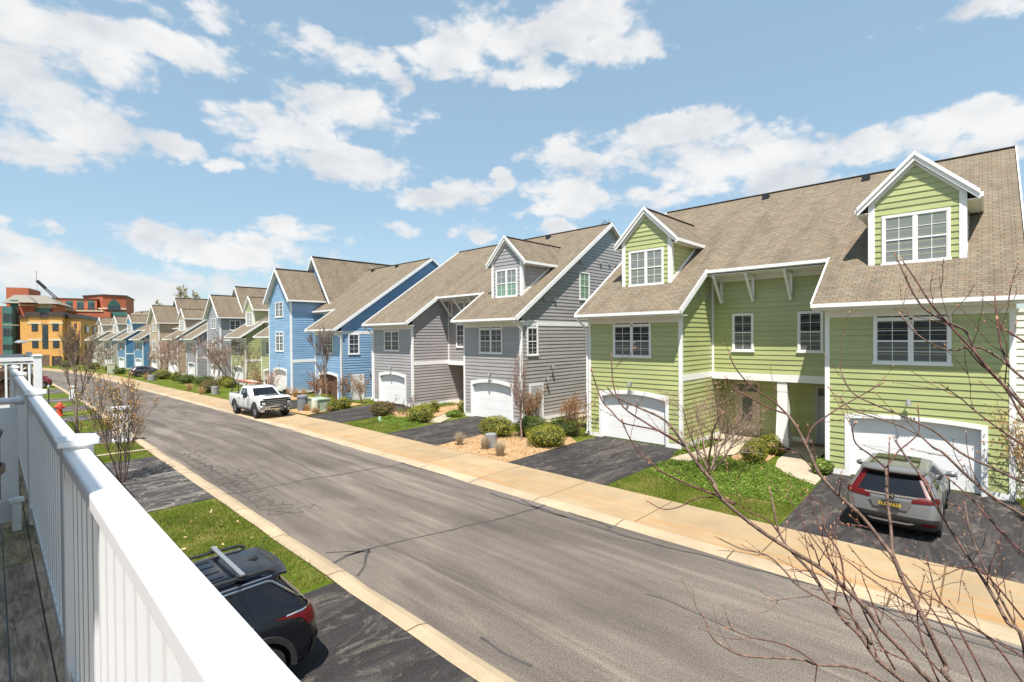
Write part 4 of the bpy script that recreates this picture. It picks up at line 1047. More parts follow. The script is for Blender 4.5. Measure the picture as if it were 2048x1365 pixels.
# left-hand verge
tree('bare_tree', 'bare upright tree with dark trunk on the left verge by the hydrant', 'tree', 2.9, 32.0, 4.9, 101, 1, .075, .012, 3, pm('dark_bark', (.17,.125,.09), .9, .3, 10), ORNL, .03, .35, (7,9), .26, .42, .3, mnr=.006)
tree('budding_shrub', 'multi-stemmed shrub with rusty new leaves by the railing', 'shrub', 3.1, 21.9, 3.4, 102, 7, .020, .30, 2, pm('dark_shrub_bark', (.14,.095,.07), .9, .3, 10), ORNL, .046, .95, (7,9), .2, .5, .14, mnr=.0045)
tree('verge_shrub', 'lower dark twiggy shrub behind the near rusty-leaved one', 'shrub', 2.3, 26.2, 1.8, 103, 4, .018, .5, 2, BARK, DRYL, .035, .7, (5,6), .2, .65, .1, mnr=.006)
PALEB = pm('pale_far_bark', (.40,.35,.29), .9, .2, 3)
tree('background_tree', 'pale leafing tree beyond the deep blue roof', 'tree', 38, 150, 17, 104, 1, .45, .02, 4, PALEB, FARL, .16, 1.0, (7,9), .3, .7, .06, 'trees behind the houses', mnr=.04)
tree('background_tree', 'smaller pale tree left of the taller one beyond the roofs', 'tree', 31, 165, 13, 105, 1, .35, .02, 4, PALEB, FARL, .16, 1.0, (7,9), .3, .7, .06, 'trees behind the houses', mnr=.04)
tree('background_tree', 'bare tree top showing between grey and green roofs', 'tree', 50, 30.3, 17.5, 106, 1, .4, .02, 4, BARK, None, 0, 0, (5,7), .35, .55, .1, 'trees behind the houses', mnr=.02)
# ------------------------------------------------------------------ vehicles: shells made of stacked plan outlines (x forward, rear at 0)
class Shell:
    def __init__(s, rows): s.r = rows        # (z, xr, xf, w, rr, rf, br, bf, zs)
    def P(s, v, u):
        sd = -1 if u < 0 else 1; u = abs(u); i = max(0, min(len(s.r)-2, int(v))); t = v-i
        z, xr, xf, w, rr, rf, br, bf, zs = [a+(b-a)*t for a, b in zip(s.r[i], s.r[i+1])]
        if u < .8: y = (w-rr)*u/.8; x = xr+br*(y/w)**2
        elif u < 1.2:
            a = (u-.8)/.4*PI/2; bb = br*((w-rr)/w)**2; x = xr+bb+rr*(1-math.cos(a)); y = w-rr+rr*math.sin(a)
        elif u < 1.8:
            x0 = xr+br*((w-rr)/w)**2+rr; x1 = xf-bf*((w-rf)/w)**2-rf; x = x0+(x1-x0)*(u-1.2)/.6; y = w
        elif u < 2.2:
            a = (u-1.8)/.4*PI/2; bb = bf*((w-rf)/w)**2; x = xf-bb-rf*(1-math.sin(PI/2-a)); y = w-rf*(1-math.cos(a)) if False else w-rf+rf*math.cos(a); x = xf-bb-rf+rf*math.sin(a)
        else: y = (w-rf)*(3-u)/.8; x = xf-bf*(y/w)**2
        xm = (xr+xf)/2
        return V((x, sd*y, z+zs*max(0, (x-xm)/(xf-xm))**2))
    US = [0,.2,.4,.6,.8,.9,1.0,1.1,1.2,1.28,1.36,1.44,1.52,1.6,1.68,1.74,1.8,1.9,2.0,2.1,2.2,2.4,2.6,2.8,3.0]
    def mesh(s, sub=3):
        us = s.US+[-u for u in s.US[-2:0:-1]]; mb = MB(); vs = []; n = len(us); k = (len(s.r)-1)*sub+1
        for i in range(k):
            for u in us: vs.append(s.P(i/sub, u))
        fs = [(i*n+j, i*n+(j+1)%n, (i+1)*n+(j+1)%n, (i+1)*n+j) for i in range(k-1) for j in range(n)]
        for base in (0, (k-1)*n):
            c = sum((vs[base+j] for j in range(n)), V())/n; vs.append(c); ci = len(vs)-1
            for j in range(n): fs.append((base+(j+1)%n, base+j, ci) if base == 0 else (base+j, base+(j+1)%n, ci))
        mb.faces(vs, fs); return mb
    def N(s, v, u):
        e = .02; a = s.P(min(v+e, len(s.r)-1.001), u)-s.P(max(v-e, 0), u); b = s.P(v, u+e)-s.P(v, u-e)
        n = b.cross(a)
        if n.length < 1e-9: return V((0,0,1))
        n.normalize(); c = s.P(v, u); ctr = V(((s.r[0][1]+s.r[0][2])/2, 0, .8))
        return n if n.dot(c-ctr) > 0 else -n
    def patch(s, v0, v1, u0, u1, off=.006, nv=6, nu=10, f=None):
        """a piece of the surface lifted off it; f(v,u)->(v,u) may skew its outline"""
        mb = MB(); vs = []
        for i in range(nv+1):
            for j in range(nu+1):
                v, u = v0+(v1-v0)*i/nv, u0+(u1-u0)*j/nu
                if f: v, u = f(i/nv, j/nu)
                vs.append(s.P(v, u)+s.N(v, u)*off)
        mb.faces(vs, [(i*(nu+1)+j, i*(nu+1)+j+1, (i+1)*(nu+1)+j+1, (i+1)*(nu+1)+j) for i in range(nv) for j in range(nu)]); return mb
def cut(mb, name, mats, parent, cyl):
    """build the shell with wheel wells cut out of it"""
    o = mb.build(name, mats, None)
    bm = bmesh.new(); bm.from_mesh(o.data); bmesh.ops.remove_doubles(bm, verts=bm.verts, dist=1e-5); bmesh.ops.recalc_face_normals(bm, faces=bm.faces); bm.to_mesh(o.data); bm.free()
    tmp = []
    for x, y, z, r, d in cyl:
        c = MB(); n = 28; sg = 1 if y > 0 else -1
        vs = [(x+r*math.cos(2*PI*k/n), y-sg*d, z+r*math.sin(2*PI*k/n)) for k in range(n)]+[(x+r*math.cos(2*PI*k/n), y+sg*.4, z+r*math.sin(2*PI*k/n)) for k in range(n)]
        c.faces(vs, [tuple(range(n)), tuple(range(2*n-1, n-1, -1))]+[(k, n+k, n+(k+1)%n, (k+1)%n) for k in range(n)])
        t = c.build('cutter', [mats[0] if isinstance(mats, list) else mats, TRIMK]); t.data.polygons.foreach_set('material_index', [1]*len(t.data.polygons))
        b = bmesh.new(); b.from_mesh(t.data); bmesh.ops.recalc_face_normals(b, faces=b.faces); b.to_mesh(t.data); b.free()
        md = o.modifiers.new('b', 'BOOLEAN'); md.object = t; md.operation = 'DIFFERENCE'; md.solver = 'EXACT'; tmp.append(t)
    dg = bpy.context.evaluated_depsgraph_get(); me = bpy.data.meshes.new_from_object(o.evaluated_get(dg)); old = o.data
    o.modifiers.clear(); o.data = me
    for t in tmp: bpy.data.objects.remove(t)
    if len(me.materials) < 2: me.materials.append(TRIMK)
    me.polygons.foreach_set('use_smooth', [True]*len(me.polygons)); me.set_sharp_from_angle(angle=R(38))
    o.parent = parent; return o
def wheel(root, x, y, r, w=.23, rimr=.62):
    sg = 1 if y > 0 else -1; e = bpy.data.objects.new('wheel', None); COL.objects.link(e); e.parent = root; e.location = (x, y, r)
    t = MB(); t.lathe([(r*rimr, -w/2), (r*.93, -w/2), (r, -w*.38), (r, w*.38), (r*.93, w/2), (r*rimr, w/2)], (0,0,0), 28, 0, 'y', False); t.build('tyre', RUBBER, e, 40)
    m = MB(); m.lathe([(r*rimr, -w*.3), (r*rimr, w*.3)], (0,0,0), 24, 1, 'y')
    for k in range(5):
        a = 2*PI*k/5+.3; d = V((math.cos(a), 0, math.sin(a)))
        m.bar(V((0, sg*w*.40, 0))+d*r*.08, V((0, sg*w*.44, 0))+d*r*rimr, r*.16, w*.12, (0,1,0), 0)
    m.lathe([(r*.13, -w*.45), (r*.13, w*.45)], (0,0,0), 12, 0, 'y'); m.lathe([(r*rimr, w*.38), (r*(rimr-.06), w*.42), (r*(rimr-.06), -w*.42), (r*rimr, -w*.38)], (0,0,0), 24, 0, 'y', False)
    m.build('rim', [RIMM, BLACKM], e, 40)
def side_glass(sh, root, v0, v1, spans, off=.006):
    for sd in (-1, 1):
        for a, b, c, d in spans:      # bottom u a..b, top u c..d
            sh.patch(v0, v1, 0, 1, off, 5, 8, lambda i, j: (v0+(v1-v0)*i, sd*((a+(b-a)*j)*(1-i)+(c+(d-c)*j)*i))).build('side_window', CARGL, root, True)
def mirrors(root, x, y, z, mtl):
    for sd in (-1, 1):
        m = MB(); m.ball((x, sd*(y+.12), z), .07, .13, .085, 0, 10, 6); m.bar((x, sd*(y-.05), z-.05), (x, sd*(y+.1), z-.04), .05, .05); m.build('mirror', mtl, root, 40)

# --- silver crossover in the 233 driveway (seen from behind)
def crossover(label, loc, rz, mtl, cat='car', group=None, plate=None, detail=True, name='crossover', L_=4.6, rails=False, chrome=False, h=1.66):
    root = thing(name, label, cat, loc, rz, group); k = h/1.66
    rows = [(.24,.22,4.40,.80,.25,.3,.06,.2,0),(.34,.07,4.52,.90,.26,.34,.07,.22,0),(.52,.0,4.58,.925,.26,.36,.08,.25,0),(.70,.02,4.60,.93,.24,.36,.09,.26,0),(.84,.05,4.58,.93,.22,.36,.09,.26,0),
            (.96,.08,4.46,.915,.2,.4,.09,.24,-.02),(1.03,.12,4.05,.90,.2,.4,.09,.2,-.06),(1.07,.15,3.50,.885,.2,.3,.09,.16,-.02),(1.12,.19,3.42,.865,.2,.28,.09,.15,0),(1.32,.36,3.02,.775,.2,.24,.10,.13,0),(1.50,.50,2.66,.69,.2,.22,.10,.12,0),(1.58,.42,2.42,.66,.22,.25,.10,.12,0),(1.635,.52,2.20,.58,.3,.3,.10,.12,0),(1.66,.80,1.95,.44,.3,.3,.1,.1,0)]
    rows = [(r[0]*k if r[0] > 1.0 else r[0], r[1]*L_/4.6, r[2]*L_/4.6)+r[3:] for r in rows]; sh = Shell(rows)
    ax = (.97*L_/4.6, 3.65*L_/4.6); wr = .36; cy = [(x, s*.93, wr+.02, .42, .26) for x in ax for s in (-1, 1)]
    cut(sh.mesh(3), 'body', [mtl], root, cy)
    for x in ax:
        for s in (-1, 1):
            wheel(root, x, s*.80, wr)
            mb = MB(); vs = []; n = 16
            for i in range(n+1):
                a = -.12+(PI+.24)*i/n
                for rr_, yy in ((.415,.905),(.415,.945),(.49,.95),(.50,.915)): vs.append((x+rr_*math.cos(a), s*yy, wr+.02+rr_*math.sin(a)))
            mb.faces(vs, [(i*4+j, i*4+(j+1)%4, i*4+4+(j+1)%4, i*4+4+j) for i in range(n) for j in range(4)]); mb.build('wheel_arch', TRIMK, root, 40)
    # lower cladding, glass, lamps
    for s in (-1, 1): sh.patch(.02, 1.3, s*1.32, s*1.68, .012, 4, 6).build('sill_cladding', TRIMK, root, True)
    sh.patch(.02, 2.35, -1.10, 1.10, .012, 6, 22).build('rear_bumper_cladding', TRIMK, root, True)
    sh.patch(6.4, 10.35, -.74, .74, .008, 8, 14, lambda i, j: (6.4+3.95*i, (-.91+1.82*j)*(1-.03*i))).build('rear_window', CARGL, root, True)
    sh.patch(8.1, 10.7, 2.28, 3.72, .008, 6, 12, lambda i, j: (8.1+2.6*i, (lambda u: u if u <= 3 else u-6)(2.28+1.44*j)))if False else None
    ws = MB(); A = [sh.P(8.05, 2.25*s_)+V((.012,0,.012)) for s_ in (1,)]; vs = []
    for i in range(5):
        v = 8.05+2.6*i/4
        for j in range(9):
            u = 2.24+.76*2*j/8; u = u if u <= 3 else -(6-u); vs.append(sh.P(v, u)+V((.012,0,.012)))
    ws.faces(vs, [(i*9+j, i*9+j+1, i*9+j+10, i*9+j+9) for i in range(4) for j in range(8)]); ws.build('windscreen', CARGL, root, True)
    side_glass(sh, root, 8.15, 10.2, [(1.235,1.33,1.25,1.335),(1.345,1.50,1.35,1.50),(1.515,1.70,1.515,1.665)])
    mirrors(root, 2.95*L_/4.6, .90, 1.13*k, mtl)
    for s in (-1, 1):
        hm = MB(); 
        for xx in (1.75, 2.75): hm.bar((xx, s*.925, .93), (xx+.2, s*.925, .93), .03, .03)
        hm.build('door_handle', mtl, root)
        sg = MB()
        for uu in (1.34, 1.505):
            pts = [sh.P(v, s*uu)+sh.N(v, s*uu)*.002 for v in (1.6, 2.5, 4, 5.5, 7, 8)]; sg.tube(pts, .006, 4)
        sg.build('door_gap', TRIMK, root)
        if detail and not chrome:    # boomerang tail lamps: along the window edge, then inwards
            a = sh.patch(0, 1, 0, 1, .016, 6, 3, lambda i, j: (6.6+3.9*i, s*(.78+.19*j-.02*i)))
            b = sh.patch(0, 1, 0, 1, .018, 4, 8, lambda i, j: (4.9+1.8*i-.35*(1-j), s*(.42+.16*i+(.70-.16*i)*j)))
            a.v += [];  off = len(a.v); a.v += b.v; a.f += [tuple(q+off for q in f) for f in b.f]; a.m += b.m; a.u += b.u
            a.build('tail_lamp', LAMPR, root, True)
            sh.patch(0, 1, 0, 1, .016, 3, 5, lambda i, j: (1.45+.35*i, s*(.72+.3*j))).build('reflector', LAMPR, root, True)
        elif chrome:
            sh.patch(0, 1, 0, 1, .016, 5, 6, lambda i, j: (4.0+2.6*i, s*(.66+(.62-.12*(1-i))*j))).build('tail_lamp', LAMPR, root, True)
            sh.patch(0, 1, 0, 1, .022, 2, 6, lambda i, j: (6.35+.45*i, s*(.72+.52*j))).build('lamp_rim', CHROME, root, True)
        else: sh.patch(0, 1, 0, 1, .016, 4, 6, lambda i, j: (4.2+2.4*i, s*(.62+.62*j))).build('tail_lamp', LAMPR, root, True)
        sh.patch(0, 1, 0, 1, .012, 3, 6, lambda i, j: (3.6+1.3*i, s*(1.83+.5*j))).build('head_lamp', LAMPC, root, True)
    # spoiler
    sp = MB(); pts = []; so_ = .05 if rails else .10
    for j in range(9):
        y = -.62+1.24*j/8; pts.append((y, .42*L_/4.6+.09*(y/.62)**2))
    for (y0, x0), (y1, x1) in zip(pts, pts[1:]):
        sp.prism([(x0-so_, y0, 1.545*k), (x1-so_, y1, 1.545*k), (x1+.3, y1, 1.595*k), (x0+.3, y0, 1.595*k)], (0,0,.028))
    sp.build('spoiler', mtl, root)
    if plate:
        pb = MB(); pz, px = .83, -.035; pb.box(px-.02, px+.05, -.17, .17, pz-.085, pz+.085); p = pb.build('licence_plate', PLATEK, root)
        text('plate_number', plate, .115, PLATEY, p, (px-.0225, 0, pz), (PI/2, 0, -PI/2), .002)
        rc_ = MB(); rc_.prism([(.02,-.42,.93),(.02,.42,.93),(-.005,.33,.72),(-.005,-.33,.72)], (.012,0,0)); rc_.build('plate_recess', pm('recess_grey', (.16,.16,.16), .4, .05, 10, metal=.4), root)  # plate recess drawn as a flat panel, darker grey than the body
    if detail and not chrome:
        cb = MB(); n = 12
        for j in range(n):
            y0, y1 = -.52+1.04*j/n, -.52+1.04*(j+1)/n; f = lambda y: .085+.09*(y/.9)**2
            cb.bar((f(y0), y0, 1.03), (f(y1), y1, 1.03), .02, .035)
        cb.build('chrome_strip', CHROME, root)
        em = MB(); ez = 1.035; em.box(.035,.075,-.075,.075,ez-.065,ez+.065,1)
        for y in (-.042, .042): em.bar((.03, y*1.15, ez+.05), (.03, y*.9, ez-.05), .018, .018, (1,0,0))
        em.bar((.03,-.04,ez), (.03,.04,ez), .018, .018, (1,0,0)); em.build('emblem', [CHROME, BLACKM], root)
        sk = MB()
        for j in range(12):
            y0, y1 = -.72+1.44*j/12, -.72+1.44*(j+1)/12; f = lambda y: .03+.1*(y/.9)**2; h_ = lambda y: .40+.05*(abs(y) > .45)
            sk.bar((f(y0), y0, h_(y0)), (f(y1), y1, h_(y1)), .03, .035)
        sk.build('skid_trim', CARSIL, root)
        wp = MB(); wp.tube([(.2,.05,1.13),(.27,-.2,1.2),(.3,-.42,1.22)], .012, 5); wp.build('wiper', BLACKM, root)
    if rails:
        for s in (-1, 1):
            rb = MB(); pts = [(.62, s*.60, 1.635*k), (.72, s*.60, 1.685*k), (1.6, s*.61, 1.70*k), (2.5, s*.60, 1.665*k), (2.62, s*.60, 1.60*k)]; rb.tube(pts, .024, 8); rb.build('roof_rail', TRIMK, root, 40)
            dr = MB(); dr.tube([sh.P(11.15, s*u)+V((0, s*.012, .006)) for u in (1.18,1.25,1.35,1.45,1.55,1.65)], .014, 6); dr.build('roof_strip', CHROME, root, 40)
            # bright line over the side windows that hooks round the rear pillar
            pts = [sh.P(10.55, s*u)+sh.N(10.3, s*u)*.012 for u in (1.7,1.6,1.5,1.4,1.3,1.22)]+[sh.P(10.3, s*1.16)+V((0,s*.012,0)), sh.P(9.5, s*1.06)+V((-.008,s*.014,0)), sh.P(8.6, s*.98)+V((-.014,s*.01,0)), sh.P(8.15, s*.86)+V((-.018,0,0))]
            ln = MB(); ln.tube(pts, .017, 6); ln.build('window_strip', CHROME, root, 40)
        bb = MB(); bb.box(1.03, 1.09, -.68, .68, 1.735*k, 1.76*k); bb.build('roof_bar', RIMM, root)
        for s in (-1, 1):
            fb = MB(); fb.box(1.0, 1.12, s*.57, s*.65, 1.68*k, 1.735*k); fb.build('bar_foot', TRIMK, root)
        af = MB(); af.faces([(.62,-.02,1.65*k),(.62,.02,1.65*k),(.82,.025,1.655*k),(.82,-.025,1.655*k),(.66,0,1.70*k)], [(0,1,4),(1,2,4),(2,3,4),(3,0,4),(3,2,1,0)]); af.tube([(.66,0,1.69*k),(.50,0,1.92*k)], .006, 5); af.build('antenna', TRIMK, root)
        rg = MB()
        for y in (-.34,-.12,.12,.34): rg.tube([(1.2, y, 1.667*k), (1.6, y, 1.672*k), (2.1, y, 1.66*k)], .012, 5)
        rg.build('roof_rib', mtl, root)
        pn = MB(); pn.patch_ = None; pn.box(1.15, 1.9, -.42, .42, 1.655*k, 1.668*k); pn.build('glass_roof', CARGL, root)
        wp = MB(); wp.tube([(.33,.05,1.30),(.30,-.25,1.22)], .012, 5); wp.build('wiper', BLACKM, root)
    else:
        pn = MB(); vs = [(.72,-.50,1.645*k),(.72,.50,1.645*k),(1.9,.46,1.675*k),(1.9,-.46,1.675*k)]; pn.faces(vs, [(0,1,2,3)])
        pn.prism([V(v) for v in vs], (0,0,.004)); pn.build('glass_roof', CARGL, root)
    return root
crossover('silver crossover parked nose-in on the 233 driveway', (15.12,1.69,.004), 0, CARSIL, plate='ELCX658')
crossover('black SUV with roof bar parked below the deck railing', (3.42,8.1,.006), PI, CARBLK, name='sport_utility_vehicle', rails=True, chrome=True, L_=4.4, h=1.64)
crossover('dark grey crossover parked side-on by the tan townhouse', (15.3,99.6,gz(99)+.02), 0, CARGRY, detail=False, L_=4.9, h=1.68)
crossover('dark red car on a left driveway beyond the second deck', (5.4,87,gz(87)+.02), PI, CARRED, detail=False, name='red_car', L_=4.5, h=1.5)

# --- white pickup with ladder rack, facing the camera
def pickup(label, loc, rz):
    root = thing('pickup_truck', label, 'truck', loc, rz)
    rows = [(.42,.15,6.15,.88,.12,.25,.02,.08,0),(.55,.05,6.25,.99,.12,.28,.02,.1,0),(.80,.03,6.28,1.02,.1,.28,.02,.1,0),(1.05,.02,6.28,1.03,.1,.26,.02,.1,0),(1.27,.02,6.25,1.02,.1,.25,.02,.1,.03),(1.34,.03,6.12,1.00,.1,.28,.02,.1,.02),(1.38,.06,5.9,.98,.1,.3,.02,.1,0)]
    sh = Shell(rows); ax = (1.35, 5.30); wr = .43
    cut(sh.mesh(2), 'body', [CARWHT], root, [(x, s*1.02, wr+.04, .52, .32) for x in ax for s in (-1,1)])
    cab = Shell([(1.30,2.02,4.72,.96,.1,.2,0,.12,0),(1.36,2.02,4.62,.95,.1,.2,0,.12,0),(1.62,2.06,4.22,.88,.1,.2,0,.12,0),(1.84,2.12,3.88,.81,.12,.2,0,.12,0),(1.93,2.2,3.72,.76,.16,.22,0,.12,0),(1.975,2.4,3.5,.62,.2,.25,0,.1,0)])
    cab.mesh(2).build('cab', CARWHT, root, 40)
    side_glass(cab, root, 1.05, 2.95, [(1.27,1.43,1.28,1.44),(1.455,1.69,1.46,1.66)])
    ws = MB(); vs = []
    for i in range(5):
        for j in range(9):
            u = 2.16+.84*2*j/8; u = u if u <= 3 else -(6-u); vs.append(cab.P(1.05+1.95*i/4, u)+V((.012,0,.010)))
    ws.faces(vs, [(i*9+j, i*9+j+1, i*9+j+10, i*9+j+9) for i in range(4) for j in range(8)]); ws.build('windscreen', CARGL, root, True)
    bd = MB(); bd.box(.14, 1.98, -.84, .84, 1.30, 1.392); bd.build('bed_dark_panel', TRIMK, root)  # flat black panel; the shade of the hollow bed is painted on
    rl = MB(); rl.box(.05, 2.0, -.985, -.845, 1.375, 1.41); rl.box(.05, 2.0, .845, .985, 1.375, 1.41); rl.box(.04, .16, -.845, .845, 1.375, 1.41); rl.build('bed_rail', CARWHT, root)
    for x in ax:
        for s in (-1, 1):
            wheel(root, x, s*.87, wr, .30, .60)
            mb = MB(); vs = []; n = 14
            for i in range(n+1):
                a = -.1+(PI+.2)*i/n
                for r_, yy in ((.52,1.0),(.52,1.045),(.60,1.05),(.61,1.01)): vs.append((x+r_*math.cos(a), s*yy, wr+.04+r_*math.sin(a)))
            mb.faces(vs, [(i*4+j, i*4+(j+1)%4, i*4+4+(j+1)%4, i*4+4+j) for i in range(n) for j in range(4)]); mb.build('wheel_arch', TRIMK, root, 40)
    # hood bulge with its black scoop
    hb = MB(); hb.prism([(4.75,-.55,1.37),(5.95,-.48,1.37),(5.95,.48,1.37),(4.75,.55,1.37)], (0,0,.055)); hd = hb.build('hood_bulge', CARWHT, root)
    sc = MB(); sc.box(5.45, 5.62, -.42, .42, 1.42, 1.462); sc.build('hood_scoop', BLACKM, root)
    # grille, lamps, bumper
    gm = MB(); gm.box(6.2, 6.285, -.66, .66, .86, 1.22); gr_ = gm.build('grille', BLACKM, root)
    for z in (.93, 1.04, 1.15):
        cm = MB(); cm.box(6.285, 6.30, -.62, .62, z-.012, z+.012); cm.build('grille_bar', METALG, gr_)
    for y in (-.36,-.12,.12,.36):
        cm = MB(); cm.box(6.285, 6.305, y-.05, y+.05, .965, 1.0); cm.build('grille_slot', CHROME, gr_)
    tb = MB(); tb.box(6.17, 6.295, -.80, .80, 1.22, 1.285); tb.build('grille_band', BLACKM, root)
    for s in (-1, 1):
        sh.patch(0, 1, 0, 1, .012, 4, 6, lambda i, j: (2.25+1.15*i, s*(2.0+.42*j))).build('head_lamp', BLACKM, root, True)
        sh.patch(0, 1, 0, 1, .016, 2, 6, lambda i, j: (3.5+.3*i, s*(2.02+.40*j))).build('lamp_strip', LAMPC, root, True)
        sh.patch(0, 1, 0, 1, .020, 2, 3, lambda i, j: (2.45+.5*i, s*(2.1+.2*j))).build('lamp_lens', LAMPC, root, True)
        m = MB(); m.box(4.18, 4.36, s*1.16, s*1.36, 1.28, 1.62); m.bar((4.2, s*.93, 1.38), (4.2, s*1.17, 1.38), .06, .06); m.build('mirror', TRIMK, root)
        st = MB(); st.tube([(2.2, s*.98, .46), (4.6, s*.98, .46)], .05, 8); st.build('side_step', TRIMK, root)
        hh = MB()
        for x in (2.35, 3.35): hh.box(x, x+.16, s*1.02, s*1.05, 1.13, 1.17)
        hh.build('door_handle', TRIMK, root)
        sg = MB()
        for x in (2.12, 3.12, 4.45): sg.tube([(x, s*(1.018), .56), (x, s*1.032, .9), (x, s*1.027, 1.25)], .007, 4)
        sg.build('door_gap', TRIMK, root)
    bp = MB(); n = 12; vs = []
    for j in range(n+1):
        y = -1.0+2.0*j/n; x = 6.34-.20*abs(y)**4
        vs += [(x-.12, y, .56), (x, y, .58), (x+.01, y, .78), (x-.10, y, .86)]
    bp.faces(vs, [(j*4+i, j*4+i+1, j*4+i+5, j*4+i+4) for j in range(n) for i in range(3)]); bp.build('front_bumper', CHROME, root, 40)
    vl = MB(); vl.box(6.2, 6.352, -.62, .62, .63, .73); vl.box(6.05, 6.26, -.7, .7, .42, .56); vl.build('bumper_opening', BLACKM, root)
    for y in (-.5, .5):
        fm = MB(); fm.lathe([(.045,0),(.045,.02)], (6.35, y, .68), 10, 0, 'x'); fm.build('fog_lamp', LAMPC, root)
    for y in (-.33,.33):
        tm = MB(); tm.tube([(6.24, y, .50), (6.34, y, .50)], .035, 8); tm.build('tow_hook', METALG, root)
    pm_ = MB(); pm_.box(6.27, 6.29, -.15, .15, .46, .56); pm_.build('front_plate', STONE, root)
    # ladder rack and ladder
    rk_ = MB()
    for x in (.45, 1.9):
        for s in (-1, 1): rk_.bar((x, s*.93, 1.4), (x, s*.90, 2.16), .05, .05)
        rk_.bar((x, -.93, 2.16), (x, .93, 2.16), .05, .05)
    for s in (-1, 1): rk_.bar((.45, s*.90, 2.13), (1.9, s*.90, 2.13), .04, .05); rk_.bar((.45, s*.93, 1.45), (1.05, s*.91, 2.08), .03, .03)
    rk_.build('ladder_rack', BLACKM, root)
    return root
tk = pickup('white pickup truck parked half on the pavement, facing the camera', (12.74, 39.3, gz(39.3)+.01), -PI/2-.015)
tk.rotation_euler = (0, R(-1.3), -PI/2-.015)
ld = thing('ladder', 'red and pale folding ladder lying on the pickup rack', 'ladder', (12.5, 38.3, gz(38)+2.19), -PI/2)
for s in (-1, 1):
    m = MB(); m.bar((-.85, s*.24, .06), (2.2, s*.24, .02), .035, .09); m.build('ladder_rail', ORNG, ld)
m = MB()
for k in range(10): m.bar((-.7+k*.3, -.23, .055-k*.004), (-.7+k*.3, .23, .055-k*.004), .05, .04)
m.box(.2, 2.1, -.2, .2, .075, .10); m.build('ladder_rungs', LADR, ld)
# ------------------------------------------------------------------ deck, railing and what stands on it
DZ, RT = 3.35, 4.5
dk = thing('deck', 'weathered wooden deck floor inside the white railing', 'deck', (0,0,0))
rr = random.Random(9)
for i in range(-13, 2):
    x0 = .045+i*.155
    for a, b in ((-3, 5.15), (5.165, 6.2), (6.2, 12.5)):
        mb = MB(); mb.box(x0+.004, x0+.151, a, b-.004, DZ-.04, DZ+rr.uniform(-.002,.002)); mb.build('deck_board', DECKW if a < 5 else DECKG, dk)
mb = MB(); mb.box(-2.1, .36, -3, 12.6, DZ-.32, DZ-.045); mb.build('deck_frame', VINYL, dk)
rl = thing('deck_railing', 'white vinyl deck railing running along the left foreground', 'railing', (.26,0,DZ))
def cap(mb, x, y, z, h=.075):
    mb.box(x-h, x+h, y-h, y+h, z, z+.03)
    vs = [(x-h,y-h,z+.03),(x+h,y-h,z+.03),(x+h,y+h,z+.03),(x-h,y+h,z+.03),(x,y,z+.05)]; mb.faces(vs, [(0,1,4),(1,2,4),(2,3,4),(3,0,4)])
def post(root, x, y, z0, z1, w=.055, name='post'):
    mb = MB(); mb.box(x-w, x+w, y-w, y+w, z0, z1-.03); cap(mb, x, y, z1-.03, w+.02)
    o = mb.build(name, VINYL, root); bv = o.modifiers.new('b', 'BEVEL'); bv.width = .006; bv.segments = 2; return o
H = RT-DZ
PY = [-1.2, 3.06, 6.22, 9.9, 12.4]
for y in PY: post(rl, .01, y, .0, H+.045)
first = None; nb = 0
for a, b in zip(PY, PY[1:]):
    mb = MB(); mb.prism([(-.046,a+.055,H-.055),(.05,a+.055,H-.055),(.05,a+.055,H-.006),(.042,a+.055,H),(-.038,a+.055,H),(-.046,a+.055,H-.006)], (0,b-a-.11,0)); mb.box(-.028,.028,a+.055,b-.055,H-.085,H-.055)
    o = mb.build('top_rail', VINYL, rl); bv = o.modifiers.new('b', 'BEVEL'); bv.width = .005; bv.segments = 2
    mb = MB(); mb.box(-.028,.028,a+.055,b-.055,.075,.15); mb.build('bottom_rail', VINYL, rl)
    for y in (a+.055, b-.055):
        mb = MB(); s = 1 if y < (a+b)/2 else -1; mb.box(-.04,.04,y,y+s*.045,H-.13,H-.05); mb.box(-.04,.04,y,y+s*.03,.06,.165); mb.build('rail_bracket', VINYL, rl)
    n = int((b-a)/.148)
    for i in range(1, n):
        y = a+(b-a)*i/n
        if nb >= 99: break
        nb += 1
        if first is None:
            mb = MB(); mb.box(-.019,.019,-.019,.019,.15,H-.085); first = mb.build('baluster', VINYL, rl); first.location = (0,y,0)
        else:
            c = first.copy(); COL.objects.link(c); c.parent = rl; c.location = (0,y,0)
dv = thing('deck_divider', 'white slatted divider fence joined to the second railing post', 'fence', (0,6.22,DZ))
mb = MB(); mb.tube([(-1.9,0,1.12),(.2,0,1.12)], .028, 10); mb.lathe([(.04,0),(.04,.06)], (.14,0,1.12), 10, 0, 'x'); mb.build('top_rail', VINYL, dv, 40)
mb = MB(); mb.box(-1.9,.13,-.03,.03,.06,.25); mb.build('bottom_rail', VINYL, dv)
for i in range(14):
    mb = MB(); x = .10-i*.14; mb.box(x-.055,x+.055,-.012,.012,.25,1.06); mb.build('slat', VINYL, dv)
post(dv, .135, -.12, 0, .28, .03, 'short_post')
st = thing('plant_stand', 'dark iron two-tier plant stand at the left edge of the deck', 'plant stand', (-.235,4.55,DZ))
mb = MB(); mb.lathe([(.14,.98),(.2,1.02),(.275,1.08),(.285,1.075),(.26,1.0),(.12,.95)], (0,0,0), 28); mb.build('bowl', IRON, st, 40)
mb = MB(); mb.lathe([(.0,.80),(.27,.80),(.29,.815),(.29,.86),(.275,.86),(.27,.835),(.0,.83)], (0,0,0), 28); mb.build('tray', RUST, st, 40)
